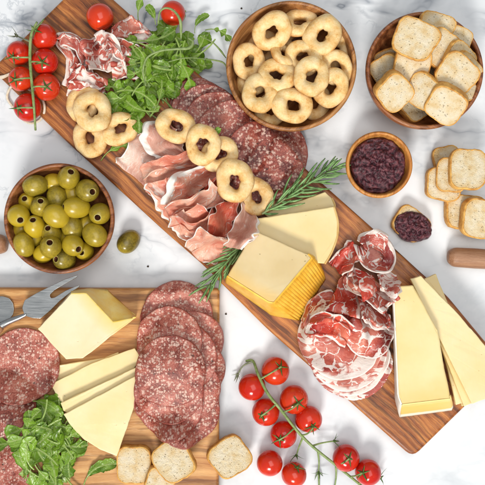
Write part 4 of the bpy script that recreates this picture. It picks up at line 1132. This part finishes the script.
cop2([(344, 273, 3), (338, 286, 5), (330, 298, 5), (322, 308, 3)], [(357, 270, 4), (360, 286, 6), (360, 300, 6), (356, 316, 4)], 'coppa_red', 'bright red triangular coppa slice with a white stripe, centre of the pile', k=1.2, amp=4, fatB=3.5, seed=32, warp=2)
cop2([(356, 282, 3), (368, 288, 5), (380, 298, 4), (386, 310, 2)], [(356, 316, 4), (364, 322, 5), (374, 328, 4), (386, 328, 2)], 'coppa', 'frilly coppa fold right of the red triangle', k=2.4, amp=6, fatA=2, fatB=2.5, seed=33, warp=4)
cop2([(344, 284, 2), (354, 292, 5), (366, 300, 6), (380, 312, 3)], [(350, 268, 2), (364, 274, 4), (378, 284, 4), (392, 298, 2)], 'coppa', 'coppa fold filling the space between the rosette and the frilly fold', k=2.6, amp=6, fatA=2, fatB=2, seed=41, warp=4)
cop2([(304, 336, 3), (316, 334, 5), (330, 338, 6), (342, 346, 4)], [(308, 316, 3), (322, 310, 6), (338, 314, 6), (350, 324, 4)], 'coppa_red', 'reddish ruffled coppa slice across the top of the large marbled round', k=2.0, amp=5, fatA=2.5, fatB=1.5, seed=43, warp=4)
cop2([(353, 268, 5), (362, 272, 4), (372, 276, 4)], [(358, 300, 2), (366, 296, 3), (374, 290, 4)], 'coppa_red', 'deep red coppa sliver in the shaded centre of the pile', k=1.0, amp=3, seed=34, warp=1.5)
cop2([(377, 275, 5), (388, 272, 7), (398, 275, 5)], [(378, 290, 3), (388, 296, 4), (397, 290, 3)], 'coppa', 'small coppa flap under the rosette at the right', k=1.0, amp=3, fatA=2, fatB=2.5, seed=35, warp=2, arch=3)
cop2([(329, 262, 1), (336, 252, 4), (346, 243, 5), (352, 240, 3)], [(342, 276, 2), (352, 268, 4), (360, 262, 5), (364, 256, 5)], 'coppa_red', 'coppa fold left of the rosette, touching the pale cheese', k=1.8, amp=5, fatA=2.2, fatB=1.5, seed=36, warp=3)
cop2([(352, 244, 3), (358, 262, 7), (372, 272, 8), (390, 272, 7), (397, 258, 6), (388, 240, 5), (374, 231, 4)], [(366, 250, 1), (366, 258, 1), (372, 263, 1), (380, 264, 1), (384, 257, 1), (380, 250, 1), (372, 246, 1)], 'coppa', 'coppa slice curled into a rosette cup below the toast with jam', k=1.2, amp=4, fatA=5, seed=37, warp=2.2, lay=.4)
cop2([(356, 240, 4), (364, 232, 8), (376, 229, 9), (388, 236, 8)], [(366, 250, 2), (370, 246, 3), (377, 245, 3), (384, 250, 3)], 'coppa_fat', 'pale curled back edge of the coppa rosette at the top of the pile', k=.8, amp=2.5, fatA=4, seed=38, warp=1.5)

# ring biscuits resting on the dark board
GTB = 'ring biscuits on the dark board'
for (x, y, zr, rz, tx, ty, lab, sc) in [(83.5, 103.5, 21, 40, 0, 0, 'ring biscuit mostly hidden under another, below the crumpled coppa', 1.0), (90, 138.5, 21, 120, -10, 4, 'ring biscuit lowest of the group of four near the olive bowl', 1.06), (120, 129, 25, 200, 0, 3, 'ring biscuit at the right of the group of four, touching the rocket', 1.0),
        (93, 111.5, 30, 75, -3, 6, 'ring biscuit lying on top of another below the crumpled coppa', 1.12), (176, 126, 34, 160, 4, 0, 'first ring biscuit of the row, at the top of the prosciutto', 1.04), (219.5, 154.5, 33, 30, 0, 4, 'third ring biscuit of the row between prosciutto and salami', 1.02),
        (203, 144.5, 39, 260, 4, 6, 'second ring biscuit of the row, just below a small rocket leaf', 1.04), (256.5, 196.5, 31, 310, 12, -8, 'last ring biscuit of the row, leaning beside the pale cheese', 1.06), (234.5, 181, 36, 90, 0, 4, 'fourth ring biscuit of the row with a square hole', 1.12)]:
    tarallo(x, y, zr, rz, tx, ty, lab, GTB, sc)

# ------------------------------------------------------------------ rocket leaves
def rocket_mesh(seed, L=34):
    rnd = random.Random(seed); nt, ns = 44, 9; vs_, fs, fl = [], [], []
    lobes = rnd.randint(2, 4); bend = rnd.uniform(.2, 1.3)*rnd.choice((-1, 1)); curl = rnd.uniform(.3, 1.0); tw = rnd.uniform(-.6, .6); round_ = rnd.random() < .2
    heading, x, y, z = 0, 0, 0, 0
    for i in range(nt):
        t = i/(nt-1)
        heading = bend*(t-.5)*1.3; x += math.cos(heading)*L/nt; y += math.sin(heading)*L/nt
        z = 3.2*math.sin(math.pi*t)*curl
        if t < .28: wd = .55
        else:
            u = (t-.28)/.72
            body = math.sin(math.pi*min(1, u*.96+.04))**.6*(4.6+2.6*u)
            if round_: wd = body*.95
            else:
                lob = .5+.5*math.cos(2*math.pi*(lobes*u**.9)+math.pi)
                wd = body*(.12+.88*(lob if u < .62 else max(lob, sm((u-.62)/.15))))
            wd = max(.5, wd*(1-sm((u-.9)/.1)*.85))
        roll = tw*(t-.3)*2
        for j in range(ns):
            s_ = (j/(ns-1)-.5)*2
            jag = 1+.3*nz(t*13+seed, s_*2)
            off = s_*wd*jag; back = -abs(s_)*wd*.35
            zz = z+abs(off)*.35*curl+.8*nz(t*6+seed, s_*2, 3)*(wd > 1)
            ox = -math.sin(heading)*off+math.cos(heading)*back*-1; oy = math.cos(heading)*off+math.sin(heading)*back*-1
            vs_.append(Vector((x+ox, y+oy, zz+off*math.sin(roll)*.6))); fl.append((t*L, off, seed))
    n1 = len(vs_)
    for i in range(nt-1):
        for j in range(ns-1): fs.append((i*ns+j, (i+1)*ns+j, (i+1)*ns+j+1, i*ns+j+1))
    # thickness
    base = len(fs); vs_ += [v-Vector((0, 0, .45)) for v in vs_[:n1]]; fl += fl
    for q in fs[:base]: fs.append(tuple(n1+k for k in q[::-1]))
    bd = [j for j in range(ns)]+[i*ns+ns-1 for i in range(1, nt)]+[(nt-1)*ns+j for j in range(ns-2, -1, -1)]+[i*ns for i in range(nt-2, 0, -1)]
    for a_, b_ in zip(bd, bd[1:]+bd[:1]): fs.append((a_, b_, n1+b_, n1+a_)[::-1])
    cx = sum(v.x for v in vs_)/len(vs_); cy = sum(v.y for v in vs_)/len(vs_)
    return [Vector((v.x-cx, v.y-cy, v.z)) for v in vs_], fs, fl
RP = []
for k in range(10):
    v_, f_, l_ = rocket_mesh(k*1.9+.4, 32+k % 4*6); RP.append([v_, f_, l_, None])
rk = [0]
def rocket(px, py, z, rot, label, group, sc=1.0, k=None, tilt=(0, 0)):
    k = rk[0] % 10 if k is None else k; rk[0] += 1; q = RP[k]
    if q[3] is None: q[3] = o = new('rocket_leaf', q[0], q[1], M['rocket'], flat=q[2])
    else: o = dup(q[3])
    o.location = wp(px, py, z)*S; o.rotation_euler = Euler((tilt[0], tilt[1], rot)); o.scale = (sc,)*3
    tag(o, label, 'rocket leaf', group); return o
rnd = random.Random(11)
G1 = 'rocket leaves heaped on the dark board'; L1 = ['rocket leaf of the large heap, in its part just above the ring biscuits', 'rocket leaf of the large heap, in its part toward the salami', 'rocket leaf at the centre of the large heap, under the arching stem', 'rocket leaf of the large heap, in its part below the upper tomato', 'rocket leaf of the large heap, in its part toward the biscuit bowl', 'rocket leaf of the large heap, in its part touching the coppa', 'rocket leaf at the far left tip of the large heap']
clusters = [  # x, y, spread x, spread y, count
    (135, 98, 15, 15, 15), (156, 86, 16, 13, 15), (172, 62, 20, 13, 18), (163, 40, 12, 12, 8), (192, 55, 12, 9, 8), (150, 66, 12, 14, 10), (118, 90, 5, 7, 3)]
for (x, y, sx, sy, n) in clusters:
    for i in range(n):
        a = rnd.uniform(0, 6.28); q = math.sqrt(rnd.random())
        X, Y = x+sx*q*math.cos(a), y+sy*q*math.sin(a)
        w0 = wp(X, Y, 20); z = hmax(w0.x, w0.y, 6, 55)+.8+rnd.uniform(0, 8)+(6*(1-q))
        rocket(X, Y, min(z, B+26), rnd.uniform(0, 6.28), L1[clusters.index((x, y, sx, sy, n))], G1, rnd.uniform(.95, 1.45), None, (rnd.uniform(-.35, .35), rnd.uniform(-.3, .3)))
rocket(143, 4, B+4, 1.2, 'large round rocket leaf at the top edge beside the upper tomato', None, .9, 3)
rocket(152, 14, B+6, 2.0, 'small rocket leaf left of the tomato at the top', None, .7, 4)
rocket(219, 33, 6, -.4, 'smooth rocket leaf reaching out toward the biscuit bowl', None, .8, 5)
rocket(200, 22, 8, .9, 'upright narrow rocket leaf tip above the heap, right of the tomato', None, .6, 6)
def long_stem(pts, label, rr=1.1):
    P = [wp(*p) for p in pts]; rr *= .75; v_, f_ = tube(P, [rr*.7, rr, rr*1.1, rr*1.6, rr*.6], 8)
    o = new('rocket_sprig', v_, f_, M['vine'], P[0], flat=[(i*.1, 3, 0) for i in range(len(v_))]); tag(o, label, 'rocket sprig', 'long rocket stems'); return o
long_stem([(146, 86, B+22), (143, 72, B+27), (147, 58, B+30), (160, 51, B+31), (176, 49, B+30), (189, 48, B+29), (193, 42, B+28), (188, 38, B+27)], 'long curved rocket stem arching across the heap, hooked at its right end', 1.3)
long_stem([(158, 24, B+20), (160, 12, B+24), (166, 8, B+26), (174, 11, B+27), (180, 20, B+28), (181, 32, B+24), (181, 40, B+20)], 'rocket stem looping over the tomato at the top', 1.3)
long_stem([(168, 62, B+22), (185, 58, B+20), (205, 59, 24), (222, 62, 14), (227, 68, 6)], 'thin straight rocket stem reaching right toward the biscuit bowl', .8)
long_stem([(200, 36, B+16), (212, 42, 20), (220, 50, 12), (226, 58, 5)], 'rocket stem below the smooth leaf, beside the biscuit bowl', .9)
rocket(118, 150, B+1.5, .35, 'flat rocket leaf on the dark board under the ring biscuits', None, .85, 3)
rocket(207, 131, B+34, -.1, 'small curled rocket leaf at the second ring biscuit of the row', None, .62, 7, (0, -.3))
G2 = 'rocket leaves heaped on the light board'; L2 = {408: 'rocket leaf of the small heap, at its top between salami and cheese slices', 434: 'rocket leaf of the small heap, in its left part on the salami', 428: 'rocket leaf of the small heap, in its right part toward the cheese slices', 455: 'rocket leaf of the small heap, in its lower right part', 470: 'rocket leaf of the small heap, along the bottom edge of the photo', 452: 'rocket leaf at the far left tip of the small heap', 450: 'rocket leaf at the far right tip of the small heap'}
for (x, y, sx, sy, n) in [(46, 408, 6, 11, 6), (36, 434, 14, 12, 10), (56, 428, 11, 12, 8), (60, 455, 13, 14, 11), (42, 470, 14, 9, 8), (26, 452, 6, 9, 3), (74, 450, 5, 8, 3)]:
    for i in range(n):
        a = rnd.uniform(0, 6.28); q = math.sqrt(rnd.random()); X, Y = x+sx*q*math.cos(a), y+sy*q*math.sin(a)
        w0 = wp(X, Y, 20); z = hmax(w0.x, w0.y, 5, 60)+.8+rnd.uniform(0, 7)+5*(1-q)
        rocket(X, Y, min(z, B+36), rnd.uniform(0, 6.28), L2[y], G2, rnd.uniform(.95, 1.5), None, (rnd.uniform(-.35, .35), rnd.uniform(-.3, .3)))
rocket(98, 471, B+2, .6, 'loose rocket leaf on the light board between the heap and the square toast', None, 1.05, 6)

# ------------------------------------------------------------------ rosemary
def rosemary(pts, label, seed, n=70, ln=15, rest=True):
    rnd = random.Random(seed); P = [wp(*p) for p in pts]; C = cat(P, 80)
    o0 = P[0].copy(); root = empty('rosemary_sprig', o0); tag(root, label, 'rosemary sprig', 'rosemary sprigs')
    new('stem', *tube(P, [1.2, 1.0, .8, .5], 8), M['rose_stem'], o0, root)
    parts = []
    for i in range(n):
        t = (i+.5)/n; k = int(t*78); p = C[k]; d = (C[k+1]-p).normalized()
        side = d.cross(Vector((0, 0, 1))).normalized(); up = side.cross(d)
        a = i*2.4+rnd.uniform(-.3, .3); out = side*math.cos(a)+up*(abs(math.sin(a))*.8+.05)
        L = ln*rnd.uniform(.7, 1.2)*(1-.35*t)*(.75+.5*min(1, t*5)); fw = rnd.uniform(.75, 1.15)
        dr = (d*fw+out*1.0).normalized(); crv = -out*.18+Vector((0, 0, -.05))
        sd = dr.cross(Vector((0, 0, 1)))
        sd = sd.normalized() if sd.length > .05 else side
        uu = sd.cross(dr).normalized(); m = 6; vs_, fs = [], []
        for j in range(m+1):
            u = j/m; q = p+dr*(L*u)+(crv+d*.15)*(L*u*u); w_ = 1.15*math.sin(math.pi*min(.97, u*.86+.10))**.55+.05
            q.z = max(q.z, .6)
            vs_ += [q-sd*w_, q+uu*.45, q+sd*w_, q-uu*.25]
        for j in range(m):
            for b in range(4): fs.append((j*4+b, j*4+(b+1) % 4, (j+1)*4+(b+1) % 4, (j+1)*4+b))
        fs.append((3, 2, 1, 0)); fs.append(tuple(m*4+b for b in range(4))); parts.append((vs_, fs))
    new('needles', *join(*parts), M['rosemary'], o0, root)
rosemary([(262, 214, B+22), (283, 200, B+20), (300, 188, B+18), (318, 177, 24), (338, 166, 16)], 'rosemary sprig between the salami and the pale cheese, tip over the marble', 4, 38, 25)
rosemary([(256, 233, B+16), (246, 243, B+16), (234, 255, B+14), (222, 268, 24), (207, 288, 22)], 'rosemary sprig below the prosciutto, tip over the light board', 9, 38, 25)

# ------------------------------------------------------------------ cutlery
def blade_solid(pix, z, th, mat, o0, parent, name, rc=1.5, bev=.35):
    pts = dense(ccw([tuple(wp(x, y, z)[:2]) for x, y in pix]), 3, rc)
    v_, f_ = loop_prism(pts, z, z+th, bev, 2)
    o = new(name, v_, f_, mat, o0, parent)
    for p in o.data.polygons: p.use_smooth = len(p.vertices) == 4
    return o
o0 = wp(10, 322, B)
fk = empty('cheese_fork', o0); tag(fk, 'two-pronged steel cheese fork with wooden handle on the light board', 'cheese fork')
blade_solid([(25, 300), (37, 293), (50, 286.5), (64, 279.5), (78.5, 274.5), (77, 277.5), (66, 283.5), (55, 290), (50, 295), (51, 298), (55, 297.5), (66, 290.5), (80, 284.5), (79.5, 287), (70, 293), (60, 301), (50, 311), (41, 318.5), (33, 318), (25, 315.5), (22.5, 308)], B+9, 1.6, M['steel'], o0, fk, 'prongs')
new('neck', *tube([wp(27, 314, B+9.6), wp(19, 317.5, B+8), (wp(8, 322, B+6)), wp(0, 326.5, B+6)], [1.6, 2.6, 3.0, 3.6], 14), M['steel'], o0, fk)
new('handle', *tube([wp(1, 326, B+6), wp(-6, 331, B+6.5), wp(-30, 345, B+7), wp(-60, 362, B+7), wp(-64, 364, B+7)], [4.2, 6.2, 7, 6.5, 1.0], 20), M['handle'], o0, fk)
o0 = wp(-4, 308, B)
kn = empty('cheese_knife', o0); tag(kn, 'round-ended steel cheese knife blade at the left edge of the light board', 'cheese knife')
blade_solid([(14.5, 309), (13.5, 303), (9.5, 298), (3, 296), (-12, 297), (-40, 300), (-40, 320), (-12, 323), (3, 322), (10, 319), (13.5, 314.5)], B+.3, 1.6, M['steel'], o0, kn, 'blade')
new('handle', *tube([wp(-38, 310, B+5), wp(-44, 310, B+6), wp(-80, 308, B+6), wp(-84, 308, B+6)], [3.5, 5.5, 6, 1], 18), M['handle'], o0, kn)
def handle(pts, rr, label):
    P = [wp(*p) for p in pts]; P = [p for p in P]
    o = new('wooden_utensil', *tube(P, rr, 28, 40), M['handle'], P[0]-Vector((0, 0, P[0].z))); tag(o, label, 'utensil')
handle([(447, 257, 10.5), (448, 257, 10.5), (451, 257, 10.5), (456, 257.3, 10.5), (475, 258.5, 10), (500, 260, 9.5), (540, 262, 9.5)], [.5, 5.5, 8.2, 9.6, 10, 9.6, 9.2], 'thick rounded wooden handle lying on the marble at the right edge')
handle([(8, 244.5, 10), (7, 244.5, 10), (4, 244.5, 10), (-3, 244, 10), (-30, 242, 10), (-60, 240, 10)], [.5, 5.5, 8.5, 10.2, 10, 9.5], 'rounded wooden handle tip at the left edge beside the olive bowl')

# ------------------------------------------------------------------ cord and small crumbs
P = [wp(x, y, z) for x, y, z in [(34, 92, B+2), (18, 84, B+3), (12, 86, B+1), (8, 92, 8), (7.5, 99, 3), (13, 107, 2), (20, 117, 2), (30, 123, 2), (40, 120, 3), (44.5, 111, B+2), (43, 101, B+2), (36, 94, B+2)]]
tag(new('hanging_cord', *tube(P, 1.3, 8), M['cord'], wp(20, 110, 0)), 'thin tan hanging cord looped under the tomato vine at the board corner', 'cord')
v_, f_ = loop_prism(dense(ccw([tuple(wp(x, y, B+1)[:2]) for x, y in [(-14, 72), (-2, 76), (4, 75), (12.5, 71.5), (9, 76), (3, 79), (-3, 79), (-16, 78)]]), 3, 2), B+.2, B+1.6, .4, 2)
tag(new('leather_strap', v_, f_, M['cord'], wp(0, 76, B)), 'cream strap lying on the left corner of the dark board', 'strap')
rnd = random.Random(5)
for (x, y) in [(241.5, 8.5), (148, 266.5), (226, 314)]:
    bm = bmesh.new(); bmesh.ops.create_icosphere(bm, subdivisions=2, radius=1)
    vs_ = [Vector((v.co.x*1.1, v.co.y*.9, v.co.z*.7))*(1+.3*nz(v.co.x*2+x, v.co.y*2, v.co.z*2)) for v in bm.verts]; fs = [tuple(v.index for v in f.verts) for f in bm.faces]; bm.free()
    c = wp(x, y, 0)+Vector((0, 0, .6)); o = new('pepper_crumb', [c+v for v in vs_], fs, M['pepper'], c)
    tag(o, {241.5: 'tiny dark speck on the marble left of the biscuit bowl', 148: 'tiny dark speck on the marble between olive bowl and prosciutto', 226: 'tiny dark speck on the marble right of the light board'}[x], 'crumb', 'dark crumbs on the marble')
